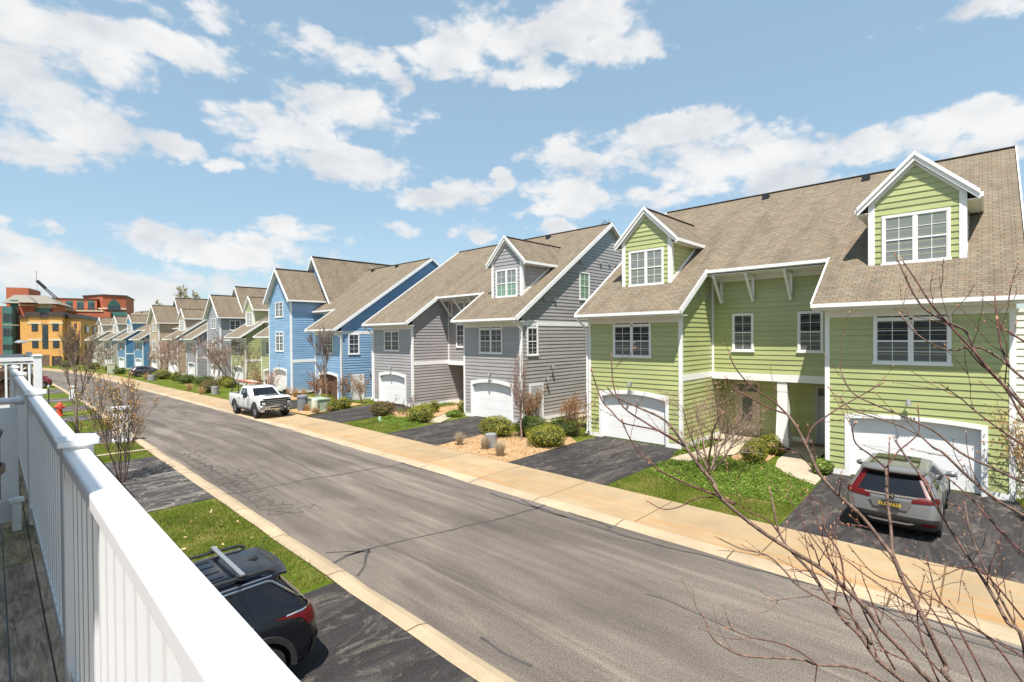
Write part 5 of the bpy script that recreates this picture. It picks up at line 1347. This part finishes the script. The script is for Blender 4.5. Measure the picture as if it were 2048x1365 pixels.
for k in range(3):
    a = 2*PI*k/3+.5; mb = MB(); mb.tube([(math.cos(a)*.28,math.sin(a)*.28,0),(math.cos(a)*.2,math.sin(a)*.2,.5),(math.cos(a)*.22,math.sin(a)*.22,1.0)], .012, 6); mb.build('leg', IRON, st)
# the house behind the deck (its roof shades the far part of the railing)
oh = thing('townhouse', 'grey townhouse the deck belongs to, its eave shading the railing', 'house', (0,0,0))
W_ = MB(); clap(W_, PL('x', -1.8, 1), [(1.2,0),(12.4,0),(12.4,7.6),(1.2,7.6)], .43); clap(W_, PL('x', -2.6, 1), [(-9,0),(1.2,0),(1.2,6.2),(-9,6.2)], .43); W_.face([(-1.8,1.2,0),(-9,1.2,0),(-9,1.2,12),(-1.8,1.2,7.6)]); W_.build('wall', SID['grey2'], oh)
R_ = MB(); zf = lambda x: 7.7+.685*(-.97-x); slab(R_, -8, -.97, 1.2, 12.6, zf); zf2 = lambda x: 6.2+.685*(-2.0-x); slab(R_, -8, -2.0, -9, 1.2, zf2); R_.build('roof', [ROOF, WHITE], oh)
nh = thing('townhouse', 'next townhouse along the deck row, only its eave tip showing at the left edge', 'house', (0,0,0))
W_ = MB(); clap(W_, PL('x', -1.2, 1), [(17,0),(30,0),(30,7.5),(17,7.5)], .43); clap(W_, PL('y', 17, -1), [(-9,0),(-1.2,0),(-1.2,7.5),(-9,11)], .43); W_.build('wall', SID['grey2'], nh)
R_ = MB(); zf = lambda x: 7.6+.685*(.17-x); slab(R_, -8, .17, 17.3, 30, zf); R_.build('roof', [ROOF, WHITE], nh)
d2 = thing('second_deck', 'second deck with white balusters and a big corner post, beyond the first', 'deck', (0,17,3.5))
mb = MB(); mb.box(-1.2,.86,-.02,4.5,-.04,0); mb.build('deck_floor', DECKW, d2)
mb = MB(); mb.box(-1.2,.88,-.05,4.5,-.25,-.045); mb.build('fascia', VINYL, d2)
post(d2, .79, 0, 0, 1.14, .075); post(d2, .80, 4.3, 0, 1.14, .06); post(d2, .86, 1.2, .5, 1.12, .045)
for y in (0, 4.3):
    mb = MB(); mb.box(-1.2,.72,y-.035,y+.035,1.0,1.09); mb.box(-1.2,.72,y-.02,y+.02,.93,.97); mb.build('top_rail', VINYL, d2)
    mb = MB(); mb.box(-1.2,.72,y-.02,y+.02,.08,.13); mb.build('bottom_rail', VINYL, d2)
    for i in range(14):
        mb = MB(); x = .64-i*.134; mb.box(x-.02,x+.02,y-.018,y+.018,.13,.93); mb.build('baluster', VINYL, d2)
mb = MB(); clap(mb, PL('x', .80, 1), [(.1,0),(4.2,0),(4.2,.52),(.1,.52)], .1); clap(mb, PL('y', .95, -1), [(.74,0),(.93,0),(.93,.52),(.74,.52)], .07); mb.build('half_wall', SID['tan'], d2)
mb = MB(); mb.box(.75,.85,.1,4.2,.98,1.06); mb.build('side_rail', VINYL, d2)
wc = thing('lounge_chair', 'dark brown folded lounge chair behind the second deck balusters', 'chair', (.25,18.3,3.5), .2)
mb = MB(); mb.prism([(-.75,-.3,.55),(-.05,-.3,.75),(.42,-.3,1.02),(.42,-.3,.92),(0,-.3,.55),(-.75,-.3,.40)], (0,.7,0)); mb.build('seat', DARKB, wc)
for y in (-.25,.35):
    mb = MB(); mb.bar((-.5,y,0),(.35,y,.75),.04,.05); mb.bar((.3,y,0),(-.35,y,.6),.04,.05); mb.build('leg', DARKB, wc)
mb = MB(); mb.prism([(-.9,-.25,.1),(.4,-.25,.1),(.4,-.25,.5),(-.9,-.25,.38)], (0,.6,0)); mb.build('cushion', DARKB, wc)

# ------------------------------------------------------------------ small things along the street
hy = thing('fire_hydrant', 'red fire hydrant on the left verge', 'hydrant', (3.38,48.6,gz(48.6)))
mb = MB(); mb.lathe([(.24,0),(.24,.06),(.16,.08),(.155,.62),(.2,.64),(.2,.72),(.17,.74),(.16,.85),(.10,.94),(.05,.97),(.05,1.03),(0,1.03)], (0,0,0), 14); mb.build('barrel', HYDR, hy, 40)
for a, r, l in ((PI,.1,.28),(0,.1,.28),(-PI/2,.13,.3)):
    mb = MB(); d = V((math.cos(a),math.sin(a),0)); mb.tube([d*.1+V((0,0,.66)), d*l+V((0,0,.66))], r, 10); mb.build('nozzle', HYDR, hy, 40)
mk = thing('hydrant_marker', 'thin dark marker pole with a pale top left of the hydrant', 'pole', (2.75,47.6,gz(47.6)))
mb = MB(); mb.tube([(0,0,0),(0,0,2.1)], .035, 6); mb.build('pole', BLACKM, mk)
mb = MB(); mb.lathe([(.03,2.1),(.06,2.15),(.06,2.3),(.0,2.34)], (0,0,0), 8); mb.build('tip', LAMPC, mk)
def pedestal(label, x, y, w, h):
    t = thing('verge_pillar', label, 'pillar', (x,y,gz(y)), 0, 'white pillars on the left verge')
    mb = MB(); a, b = w/2, w*.42
    vs = [(s*q, r*q, z) for z, q in ((0,a),(.12,a),(.12,a*.93),(h-.12,b)) for s, r in ((-1,-1),(1,-1),(1,1),(-1,1))]
    mb.faces(vs, [(4*i+j, 4*i+(j+1)%4, 4*i+4+(j+1)%4, 4*i+4+j) for i in range(3) for j in range(4)]+[(12,13,14,15)]); mb.build('shaft', VINYL, t)
    mb = MB(); mb.box(-b-.06,b+.06,-b-.06,b+.06,h-.12,h-.02); mb.build('cap', VINYL, t)
pedestal('white square pillar behind the rusty-leaved shrub on the left verge', 4.45, 31.2, .72, 1.75)
pedestal('farther white pillar seen through the dark tree trunk', 5.6, 66, .6, 1.3)
def utility(name, label, x, y, parts, rz=0):
    t = thing(name, label, 'utility box', (x,y,gz(y)), rz)
    for nm, f, m in parts:
        mb = MB(); f(mb); mb.build(nm, m, t, 40)
utility('utility_cabinet', 'pale green metal transformer cabinet behind the pickup nose', 15.9, 34.0, [('cabinet', lambda m: m.box(-.45,.45,-.75,.75,0,.85), UTILG), ('lid', lambda m: m.prism([(-.5,-.8,.85),(.5,-.8,.85),(.5,.8,.85),(-.5,.8,.85)], (0,0,.06)), UTILG)])
utility('utility_post', 'round-topped beige green utility post in front of the cabinet', 15.25, 33.25, [('post', lambda m: m.lathe([(.26,0),(.26,.05),(.23,.06),(.22,.85),(.2,.93),(.1,.98),(0,.99)], (0,0,0), 16), UTILT)])
utility('utility_drum', 'blue-grey cylindrical utility box next to the pickup', 15.2, 35.1, [('drum', lambda m: m.lathe([(.34,0),(.34,.95),(.37,.96),(.37,1.08),(.3,1.13),(0,1.15)], (0,0,0), 18), UTILB)])
utility('utility_post', 'pale utility post beside the shrubs, far left of the crossover', 14.6, 112, [('post', lambda m: m.box(-.45,.45,-.45,.45,0,1.7), UTILT), ('cap', lambda m: m.box(-.5,.5,-.5,.5,1.7,1.8), UTILT)])
def stone(label, x, y, s, h, seed):
    rr = random.Random(seed); mb = MB(); mb.lathe([(s*1.02,0),(s,h*.5),(s*.96,h*.97),(s*.8,h)], (0,0,0), 14); o = mb.build('stone_block', STONEG, None, 40); o.location = (x,y,gz(y)); o.rotation_euler = (0,0,seed); tag(o, label, 'stone', 'grey stone blocks')
stone('grey drum-shaped stone between two twiggy clumps in the mulch', 15.55, 16.2, .28, .62, 1)
stone('pale grey stone block in the far bed behind the dry grass tuft', 16.2, 88.5, .5, .8, 2)
stone('rusty-brown stone post by the kerb behind the pickup tail', 15.9, 57.6, .35, .8, 3)
mb = MB(); mb.box(-.28,.28,-.42,.42,0,.012); o = mb.build('doormat', MAT_); o.location = (25.2,5.2,.075); tag(o, 'brown doormat at the 233 porch door', 'doormat')
sg = thing('lawn_sign', 'tiny pale green sign on a stake in the grey front lawn', 'sign', (15.4,25.3,gz(25)))
mb = MB(); mb.tube([(0,0,0),(0,0,.3)], .012, 5); mb.build('stake', METALG, sg)
mb = MB(); mb.prism([(0,-.1,.2),(0,.1,.2),(0,.12,.36),(0,.06,.46),(0,-.06,.46),(0,-.12,.36)], (.02,0,0)); mb.build('sign_face', pm('mint_sign', (.45,.66,.55), .5, .05, 4), sg)

# ------------------------------------------------------------------ brick buildings at the end of the street (built in their own rotated frame)
PHI = R(-15); O0 = at(163, 733, 122); O0.z = -1.4
XA = V((math.cos(PHI), math.sin(PHI), 0)); YA = V((-math.sin(PHI), math.cos(PHI), 0))
def LC(u, v, k):
    d = ray(u, v); c = V((0,0,CH)); t = (k-(c-O0).dot(YA))/d.dot(YA); p = c+d*t-O0; return p.dot(XA), p.z
def bb(mb, u0, u1, v0, v1, k, dep, m=0):
    x0, z1 = LC(u0, v0, k); x1, z0 = LC(u1, v1, k); xa, za = LC(u0, v1, k); mb.box(x0, x1, k, k+dep, min(z0, za), z1, m)
def part(root, nm, mtl, *bs):
    mb = MB()
    for b in bs: bb(mb, *b)
    return mb.build(nm, mtl, root)
ob = thing('brick_building', 'ochre brick building with pale bands at the end of the street', 'building', O0, PHI)
mb = MB(); bb(mb, 40, 126, 632, 745, -3.2, 16); bb(mb, 126, 163, 636, 745, 0, 26); mb.build('wall', ORANGE, ob)
part(ob, 'cornice', TEALD, (50,80,624,633,-3.5,8),(96,127,624,633,-3.5,8),(80,96,630,636,-3.4,8),(38,54,632,637,-3.5,8),(125,164,629,637,-.3,26.5))
part(ob, 'stone_band', STONE, (55,83,644,648.5,-3.26,.05),(97,125.5,644,648.5,-3.26,.05),(55,84,678,682,-3.26,.05),(98,126,678,682,-3.26,.05))
for a, b, c, d in ((63.5,75,648.5,661.5),(105,116.5,648,661),(64.5,76,682.5,695),(106,118,682.5,695)):
    w = part(ob, 'window', TEALD, (a-.6,b+.6,c-.6,d+1.2,-3.27,.06)); part(ob, 'pane', FARGL, (a,b,c,d,-3.3,.03)).parent = w
w = part(ob, 'window', TEALD, (84,96.5,649,697.5,-3.27,.06)); part(ob, 'pane', FARGL, (85,95.5,650,697,-3.3,.03)).parent = w
for a, b, c, d in ((148.5,153,648,655),(149,154.5,682,690)):
    w = part(ob, 'window', TEALD, (a-.5,b+.5,c-.5,d+.8,-.05,.04)); part(ob, 'pane', FARGL, (a,b,c,d,-.09,.03)).parent = w
x_, z1 = LC(163, 650, 0)
for yy, za, zb in ((5.0,8.2,10.0),(5.0,3.9,5.7),(14,8.2,10.0),(14,3.9,5.7)):
    mb = MB(); mb.box(x_, x_+.05, yy, yy+3.6, za, zb); w = mb.build('window', TEALD, ob); mb = MB(); mb.box(x_+.05, x_+.08, yy+.15, yy+3.4, za+.1, zb-.1); mb.build('pane', FARGL, w)
part(ob, 'ground_floor', DKBRICK, (40,100,711,745,-3.26,.05)); part(ob, 'ground_floor', DKBRICK, (127,162.5,711,745,-.06,.05)); part(ob, 'garage_opening', TEALD, (104,124,713,735,-3.32,.05))
for a, b in ((99,104),(124,127.5)): part(ob, 'pier', ORANGE, (a,b,711,745,-3.45,.3))
rb = thing('brick_building', 'red brick building with terraces and teal bays behind the ochre one', 'building', O0, PHI)
mb = MB(); K = 46
bb(mb, 92, 196, 596.5, 745, K, 20); bb(mb, 37, 56, 605, 745, K-26, 14); bb(mb, 50, 69, 607, 745, K-25.5, 14); bb(mb, 103, 112, 606, 745, K-24, 12); bb(mb, 12, 60, 575, 745, K+22, 14); bb(mb, -30, 10, 612, 745, K-22, 14)
xa, _ = LC(204.6, 600, K); _, zt_ = LC(204.6, 591.5, K)
x0, _ = LC(167, 600, K+8); x1, _ = LC(252, 600, K+2)
mb.prism([(xa,K,-2),(x1,K+2,-2),(x1,K+22,-2),(x0,K+22,-2),(x0,K+8,-2)], (0,0,zt_+2)); mb.build('wall', REDB, rb)
mb = MB(); mb.prism([(xa,K-.3,zt_),(x1+.3,K+1.8,zt_),(x1+.3,K+22,zt_),(x0-.3,K+22,zt_),(x0-.3,K+7.8,zt_)], (0,0,.4)); mb.build('parapet', TEALD, rb)
part(rb, 'coping', TEALD, (92,196,595.5,597,K-.2,20.4)); part(rb, 'terrace_band', STONE, (112,206,620,622.5,K-5,4.6)); part(rb, 'terrace_wall', REDB, (100,222,622.5,745,K-4.8,4.7))
part(rb, 'stone_band', STONE, (196,204,616.5,618.5,K-.4,.5)); mb = MB(); x2, z2 = LC(205, 617, K); mb.bar((x2,K-.1,z2),(x1,K+1.9,z2),.3,.5); mb.build('stone_band', STONE, rb)
for a, b in ((114,122),(132,145),(154,167),(176,188.5)):
    w = part(rb, 'window', TEAL, (a-.6,b+.6,602,619.5,K-.1,.09)); part(rb, 'pane', FARGL, (a+.4,(a+b)/2-.4,606,619.5,K-.14,.03),((a+b)/2+.4,b-.4,606,619.5,K-.14,.03)).parent = w
part(rb, 'terrace_railing', TEALD, (112,196,616.5,617.3,K-4.6,.1),*[(112+i*3,112.5+i*3,617,621,K-4.6,.1) for i in range(28)])
mb = MB()
for i in range(10):
    t0, t1 = i/10, (i+1)/10; f = lambda t: xa+(x1-xa)*(.22+.56*t); hh = lambda t: LC(228,612,K)[1]+2.0*(1-(2*t-1)**2)
    mb.prism([(f(t0),K+.4,LC(228,621.5,K)[1]),(f(t1),K+.6,LC(228,621.5,K)[1]),(f(t1),K+.6,hh(t1)),(f(t0),K+.4,hh(t0))], (0,-.35,0))
w = mb.build('window', TEAL, rb); mb = MB()
for i in range(6): 
    a = xa+(x1-xa)*(.25+.085*i); mb.box(a, a+(x1-xa)*.07, K-.05, K+.02, LC(228,620,K)[1], LC(228,611,K)[1])
mb.build('pane', FARGL, w)
part(rb, 'balcony', TEAL, (219,252,624,632,K-1.4,3)); part(rb, 'balcony_railing', TEALD, (219,252,619.5,620.3,K-1.4,.1),*[(219+i*2,219.4+i*2,620,624,K-1.4,.1) for i in range(17)])
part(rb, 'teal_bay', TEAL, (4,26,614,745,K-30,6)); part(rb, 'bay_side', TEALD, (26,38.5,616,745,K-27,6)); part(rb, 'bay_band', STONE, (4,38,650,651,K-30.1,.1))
for c, d in ((628,643),(658,672),(690,699)):
    for a in (6.5, 13, 20):
        w = part(rb, 'window', TEALD, (a-.5,a+5,c-.5,d+.5,K-30.06,.05)); part(rb, 'pane', FARGL, (a,a+4.4,c,(c+d)/2-.3,K-30.1,.03),(a,a+4.4,(c+d)/2+.3,d,K-30.1,.03)).parent = w
part(rb, 'penthouse', TEAL, (20,36,600,616,K-23,4),(68,104,601,618,K-20,5)); part(rb, 'balcony', TEAL, (67,101,617,632,K-24,6)); part(rb, 'balcony_railing', STONE, (67,105,608.5,610,K-24.2,.15),*[(67+i*2.2,68.6+i*2.2,610,617,K-24.1,.08) for i in range(17)])
part(rb, 'pane', FARGL, (72,79,603,616,K-20.2,.1),(82,92,603,616,K-20.2,.1),(94,102,603,616,K-20.2,.1)); part(rb, 'stone_band', STONE, (37,69,609.5,611.5,K-26.2,.2)); part(rb, 'stone_band', STONE, (103,112.5,612,614,K-24.2,.2))
mb = MB()
def hip(u0, u1, v, k0, k1, ua, ub, va):
    (xa_, z), (xb_, _), (pa, zp), (pb, _) = LC(u0,v,k0), LC(u1,v,k0), LC(ua,va,(k0+k1)/2), LC(ub,va,(k0+k1)/2); km = (k0+k1)/2
    vs = [(xa_,k0,z),(xb_,k0,z),(xb_,k1,z),(xa_,k1,z),(pa,km,zp),(pb,km,zp)]; mb.faces(vs, [(0,1,5,4),(1,2,5),(2,3,4,5),(3,0,4),(3,2,1,0)])
hip(2, 116, 606, K-25, K-5, 28, 92, 590); hip(33, 70, 605, K-28, K-12, 50, 53, 590); mb.build('roof', FARROOF, rb)
pv = thing('street_lamp', 'flat-topped pole light before the ochre building', 'lamp', at(43, 735, 100)-V((0,0,.5)))
mb = MB(); mb.tube([(0,0,0),(0,0,5.4)], .12, 8); mb.build('pole', BLACKM, pv); mb = MB(); mb.lathe([(.35,5.3),(1.1,5.5),(.5,5.95),(0,6.0)], (0,0,0), 12); mb.build('lamp_head', METALG, pv, 40)
ca = at(73, 562, 260); cb_ = at(107, 592, 260); cc = ca+(cb_-ca)*3.0
cr = thing('crane_boom', 'dark lattice crane boom rising behind the red roof', 'crane', (cc.x,cc.y,-1))
mb = MB(); q = lambda p: p-V((cc.x,cc.y,-1)); side = V((.9,-.2,.9)).normalized()
for s in (-.7,.7): mb.bar(q(ca)+side*s*.5, q(cc)+side*s, .32, .32)
for i in range(40):
    t, u = i/40, (i+1)/40; s = 1 if i % 2 else -1
    mb.bar(q(ca.lerp(cc, t))+side*s*.6, q(ca.lerp(cc, u))-side*s*.6, .18, .18)
d0, d1 = ca.lerp(cb_,.02), ca.lerp(cb_,.5); mb.bar(q(d0)+side*.2, q(d1)+side*.2, .9, 1.1); mb.build('lattice', BLACKM, cr)
mb = MB(); mb.box(-3,3,-3,3,0,6); mb.tube([(0,0,6),(0,0,q(cc).z)], .8, 8); mb.build('mast', BLACKM, cr)
mb = MB(); mb.tube([q(ca), q(ca)+V((0,0,5.5))], .09, 5); mb.tube([q(ca), q(cb_)+V((-6,0,2.5))], .06, 4); mb.build('cable', BLACKM, cr)
# ------------------------------------------------------------------ the budding tree close by at the lower right
bt = MB(); bd = MB(); rb_ = random.Random(77); KN = at(2075, 1560, 3.1)
def spline(P, n=5):
    Q = []
    for i in range(len(P)-1):
        p0, p1, p2, p3 = P[max(i-1,0)], P[i], P[i+1], P[min(i+2,len(P)-1)]
        for k in range(n):
            t = k/n; Q.append(.5*((2*p1)+(p2-p0)*t+(2*p0-5*p1+4*p2-p3)*t*t+(3*p1-p0-3*p2+p3)*t**3))
    return Q+[P[-1]]
def bud(p, d, s):
    d = d.normalized(); t = d.orthogonal().normalized(); b = d.cross(t); s *= rb_.uniform(.75,1.3)
    vs = [p, *[p+d*s*.9+(t*math.cos(a)+b*math.sin(a))*s*.42 for a in (0,1.57,3.14,4.71)], p+d*s*2.3]
    bd.faces(vs, [(0,2,1),(0,3,2),(0,4,3),(0,1,4),(1,2,5),(2,3,5),(3,4,5),(4,1,5)])
def shoot(p, d, ln, r, lev):
    n = 5; P = [p]; 
    for i in range(n):
        d = (d+V((rb_.gauss(0,.13), rb_.gauss(0,.13), rb_.gauss(0,.10)+.07))).normalized(); P.append(P[-1]+d*ln/n)
    bt.tube(P, [max(.0016, r*(1-.6*i/n)) for i in range(n+1)], 5, 0, False); bud(P[-1], d, .011)
    for i in range(1, n):
        if rb_.random() < .55:
            s = d.orthogonal().normalized(); s = Matrix.Rotation(rb_.uniform(0,6.28), 3, d) @ s; bud(P[i], (d*.7+s).normalized(), .0085)
            bt.ball(P[i], r*1.0, None, None, 0, 5, 4)
    if lev:
        for k in range(rb_.randint(1,2)):
            s = d.orthogonal().normalized(); s = Matrix.Rotation(rb_.uniform(0,6.28), 3, d) @ s
            shoot(P[rb_.randint(1,n-1)], (d+s*.8).normalized(), ln*rb_.uniform(.4,.7), r*.7, lev-1)
def limb(pts, d0, d1, w0, w1, side=.5, tip=True, root=False):
    """pts in photo pixels from the thick end to the tip, depth d0..d1 m, width w0..w1 in photo pixels"""
    n = len(pts); P = [at(u, v, d0+(d1-d0)*i/(n-1)) for i, (u, v) in enumerate(pts)]
    if root: P = [KN+V((rb_.uniform(-.05,.05), rb_.uniform(-.05,.05), rb_.uniform(-.1,.25))), *P]
    Q = spline(P, 4); k = len(Q); rad = []
    for i in range(k):
        t = i/(k-1); d = d0+(d1-d0)*t; rad.append(.82*(w0+(w1-w0)*t)*d/CF/2*(1+.08*noise.noise(Q[i]*9)))
    bt.tube(Q, rad, 7, 1 if w0 >= 7 else 0, True)
    for i in range(3, k-1, 3):                       # nodes
        if rb_.random() < .6: bt.ball(Q[i], rad[i]*1.22, None, None, 1 if w0 >= 7 else 0, 6, 4)
        t = i/(k-1)
        if rb_.random() < side:
            dr = (Q[i+1]-Q[i-1]).normalized(); s = dr.orthogonal().normalized(); s = Matrix.Rotation(rb_.uniform(0,6.28), 3, dr) @ s
            shoot(Q[i], (dr+s*rb_.uniform(.5,1.0)).normalized(), rb_.uniform(.12,.42), max(.0022, rad[i]*.4), 1 if rb_.random() < .35 else 0)
        elif rb_.random() < .5:
            dr = (Q[i+1]-Q[i]).normalized(); s = Matrix.Rotation(rb_.uniform(0,6.28), 3, dr) @ dr.orthogonal().normalized(); bud(Q[i]+s*rad[i]*.6, (dr+s*.8), .010)
    if tip:
        dr = (Q[-1]-Q[-2]).normalized(); bud(Q[-1], dr, .0145); bud(Q[-2], (dr+dr.orthogonal()*.7), .011)
A = [(1862,1365),(1811,1308),(1764,1260),(1731,1217),(1687,1173),(1640,1136),(1592,1107),(1519,1060),(1444,999),(1427,965),(1407,943),(1371,894)]
limb(A, 3.05, 3.55, 11.5, 8.5, .45, False, True)
limb([(1371,894),(1332,843),(1278,816),(1232,794),(1215,775)], 3.55, 3.75, 7, 3.2, .2)
limb([(1371,894),(1337,874),(1290,845),(1247,815),(1227,772),(1223,716)], 3.55, 3.85, 5.5, 2.4, .2)
limb([(1361,887),(1337,872),(1310,860),(1276,853),(1244,845),(1222,822),(1203,800),(1184,745)], 3.54, 3.8, 4.6, 2.6, .2)
limb([(1470,1010),(1434,992),(1395,977),(1356,960),(1322,943),(1303,926),(1278,906),(1256,870),(1246,846)], 3.45, 3.7, 5.5, 3, .35)
limb([(1427,995),(1395,997),(1359,1014),(1327,1019),(1300,1006)], 3.5, 3.6, 3.6, 2, .2)
limb([(1793,1352),(1749,1312),(1720,1271),(1687,1239),(1651,1187),(1618,1140),(1585,1106),(1560,1070),(1548,1020),(1540,980)], 3.0, 3.5, 12, 4, .5, True, True)
C = [(1903,1365),(1892,1333),(1866,1279),(1841,1224),(1808,1165),(1786,1114),(1764,1085),(1724,1034),(1680,994),(1640,950),(1623,914),(1608,883),(1589,848),(1573,828)]
limb(C, 3.0, 3.7, 12.5, 6, .3, False, True)
limb([(1573,828),(1540,817),(1494,793),(1470,780),(1452,757)], 3.7, 3.85, 4.4, 3, .15)
limb([(1573,828),(1550,806),(1525,789),(1498,769),(1470,735),(1460,712)], 3.7, 3.9, 4.4, 2.6, .15)
limb([(1612,890),(1623,857),(1650,835),(1683,813),(1700,804),(1765,767)], 3.66, 3.95, 4.6, 2.4, .3)
limb([(1626,940),(1600,910),(1575,902),(1545,893)], 3.62, 3.7, 3, 2.2, .1)
limb([(1893,1333),(1855,1255),(1815,1180),(1787,1111),(1782,1060),(1775,1000),(1772,937)], 3.05, 3.5, 8, 6, .3, False, False)
limb([(1772,937),(1742,911),(1712,888),(1705,858),(1712,846)], 3.5, 3.62, 4.5, 2.2, .3)
limb([(1772,937),(1795,905),(1826,879),(1838,862),(1836,815)], 3.5, 3.65, 4, 2.2, .3)
limb([(1775,1000),(1777,930),(1779,882)], 3.48, 3.55, 3.2, 2, .3)
E_ = [(2048,1290),(2016,1246),(1994,1206),(1968,1162),(1935,1111),(1906,1067),(1870,1008),(1840,950),(1812,914),(1790,880)]
limb(E_, 3.0, 3.6, 10, 4, .5, True, True)
limb([(2120,1400),(2085,1330),(2030,1250),(1985,1165),(1962,1120),(1940,1060),(1930,1010)], 3.0, 3.5, 8, 3, .45, True, True)
limb([(2100,870),(2048,813),(2019,782),(1979,742),(1951,706),(1932,663),(1896,645),(1848,617),(1820,573),(1793,514)], 2.75, 3.1, 9, 3, .25, True)
limb([(1982,745),(1950,705),(1915,668),(1865,612),(1838,570),(1806,523)], 2.8, 3.15, 6, 3, .2)
limb([(2110,800),(2048,758),(2019,734),(1995,714),(1951,694),(1893,700),(1834,669),(1803,631)], 2.75, 3.1, 7, 2.6, .25)
limb([(2019,734),(2003,694),(1995,645),(1990,596)], 2.78, 2.95, 5.5, 3, .7)
limb([(2060,690),(2030,672),(2006,655),(1996,640)], 2.7, 2.85, 5, 3, .6)
limb([(2120,1075),(2048,1032),(1981,992),(1930,948),(1885,905),(1867,896),(1838,871),(1790,848),(1710,822),(1684,800)], 2.8, 3.4, 8, 2.6, .4)
limb([(2110,1000),(2048,966),(1977,933),(1920,905),(1864,860),(1783,823),(1710,790),(1684,750),(1681,735)], 2.8, 3.4, 7, 2.4, .4)
limb([(2100,880),(2048,840),(2021,793),(1988,750),(1960,728),(1928,690)], 2.7, 2.95, 6, 2.6, .5)
limb([(2110,930),(2030,880),(1960,830),(1925,800),(1890,775)], 2.75, 3.1, 5, 2.4, .6)
limb([(2130,1180),(2048,1108),(1990,1050),(1945,1000),(1900,960)], 2.85, 3.3, 6, 2.6, .5)
limb([(1767,1365),(1738,1348),(1694,1333),(1634,1330),(1599,1319),(1497,1313),(1461,1301),(1428,1280),(1416,1255),(1409,1236)], 3.0, 3.35, 7, 3.6, .15, True, True)
limb([(1634,1330),(1599,1304),(1556,1286),(1505,1276),(1461,1259)], 3.1, 3.3, 4, 2.2, .2); limb([(1634,1330),(1632,1350),(1625,1385)], 3.1, 3.1, 3.4, 2.4, 0)
limb([(1742,1290),(1702,1231),(1665,1209),(1629,1191),(1592,1169),(1570,1143),(1534,1111),(1483,1098),(1437,1077)], 3.1, 3.45, 7, 2.4, .35)
for P_, a, b in (([(1720,1271),(1690,1190),(1660,1120),(1640,1060),(1622,1000)], 3.15, 3.6), ([(1790,1340),(1740,1250),(1700,1170),(1650,1110),(1600,1040),(1575,985)], 3.1, 3.55), ([(1960,1400),(1930,1330),(1890,1260),(1850,1200),(1800,1140),(1740,1080),(1690,1050)], 3.0, 3.5),
                 ([(1990,1400),(1940,1300),(1900,1230),(1870,1180),(1855,1120)], 3.0, 3.4), ([(2048,1370),(1990,1290),(1930,1240),(1870,1200),(1810,1170),(1750,1150),(1700,1095)], 3.0, 3.5), ([(1880,1370),(1850,1300),(1835,1240),(1840,1190),(1850,1150)], 3.05, 3.3),
                 ([(1900,1365),(1830,1290),(1780,1235),(1720,1200),(1640,1150),(1590,1140)], 3.05, 3.45), ([(2080,1330),(2020,1300),(1960,1265),(1900,1240),(1850,1225)], 2.95, 3.3), ([(2048,1240),(2000,1180),(1960,1140),(1930,1135),(1890,1150)], 3.0, 3.2), ([(1560,1070),(1535,1040),(1500,1025),(1460,1000)], 3.4, 3.5), ([(1690,1180),(1680,1110),(1650,1060),(1640,1010),(1610,980)], 3.2, 3.5), ([(1840,1224),(1790,1190),(1730,1150),(1690,1120),(1655,1110)], 3.1, 3.4)):
    limb(P_, a, b, rb_.uniform(3.6,5.2), 2, .6, True)
bt.tube([(KN.x+.05, KN.y-.1, -.02), (KN.x+.03, KN.y-.06, .6), (KN.x, KN.y, KN.z-.1), (KN.x, KN.y, KN.z+.1)], [.11,.09,.075,.06], 10, 1)
tr = thing('budding_tree', 'close reddish branches with pink buds across the lower right', 'tree', (KN.x, KN.y, 0))
o = bt.build('branches', [BARKR, BARKW], None, 'all'); o.parent = tr; o.location = (-KN.x, -KN.y, 0)
o = bd.build('buds', BUDM, None); o.parent = tr; o.location = (-KN.x, -KN.y, 0); o['kind'] = 'stuff'

# ------------------------------------------------------------------ camera and output
cam = bpy.data.cameras.new('camera'); co = bpy.data.objects.new('camera', cam); COL.objects.link(co)
cam.sensor_width = 36; cam.lens = 36*CF/2048; cam.clip_start = .05; cam.clip_end = 2000
co.matrix_world = Matrix(((CR_.x, CU_.x, -_f.x, 0), (CR_.y, CU_.y, -_f.y, 0), (CR_.z, CU_.z, -_f.z, CH), (0,0,0,1)))
scene.camera = co
scene.render.engine = 'CYCLES'
scene.view_settings.view_transform = 'Standard'; scene.view_settings.look = 'None'; scene.view_settings.exposure = .75; scene.view_settings.gamma = 1
scene.cycles.max_bounces = 6; scene.cycles.diffuse_bounces = 3; scene.cycles.transmission_bounces = 2
bpy.context.view_layer.update()
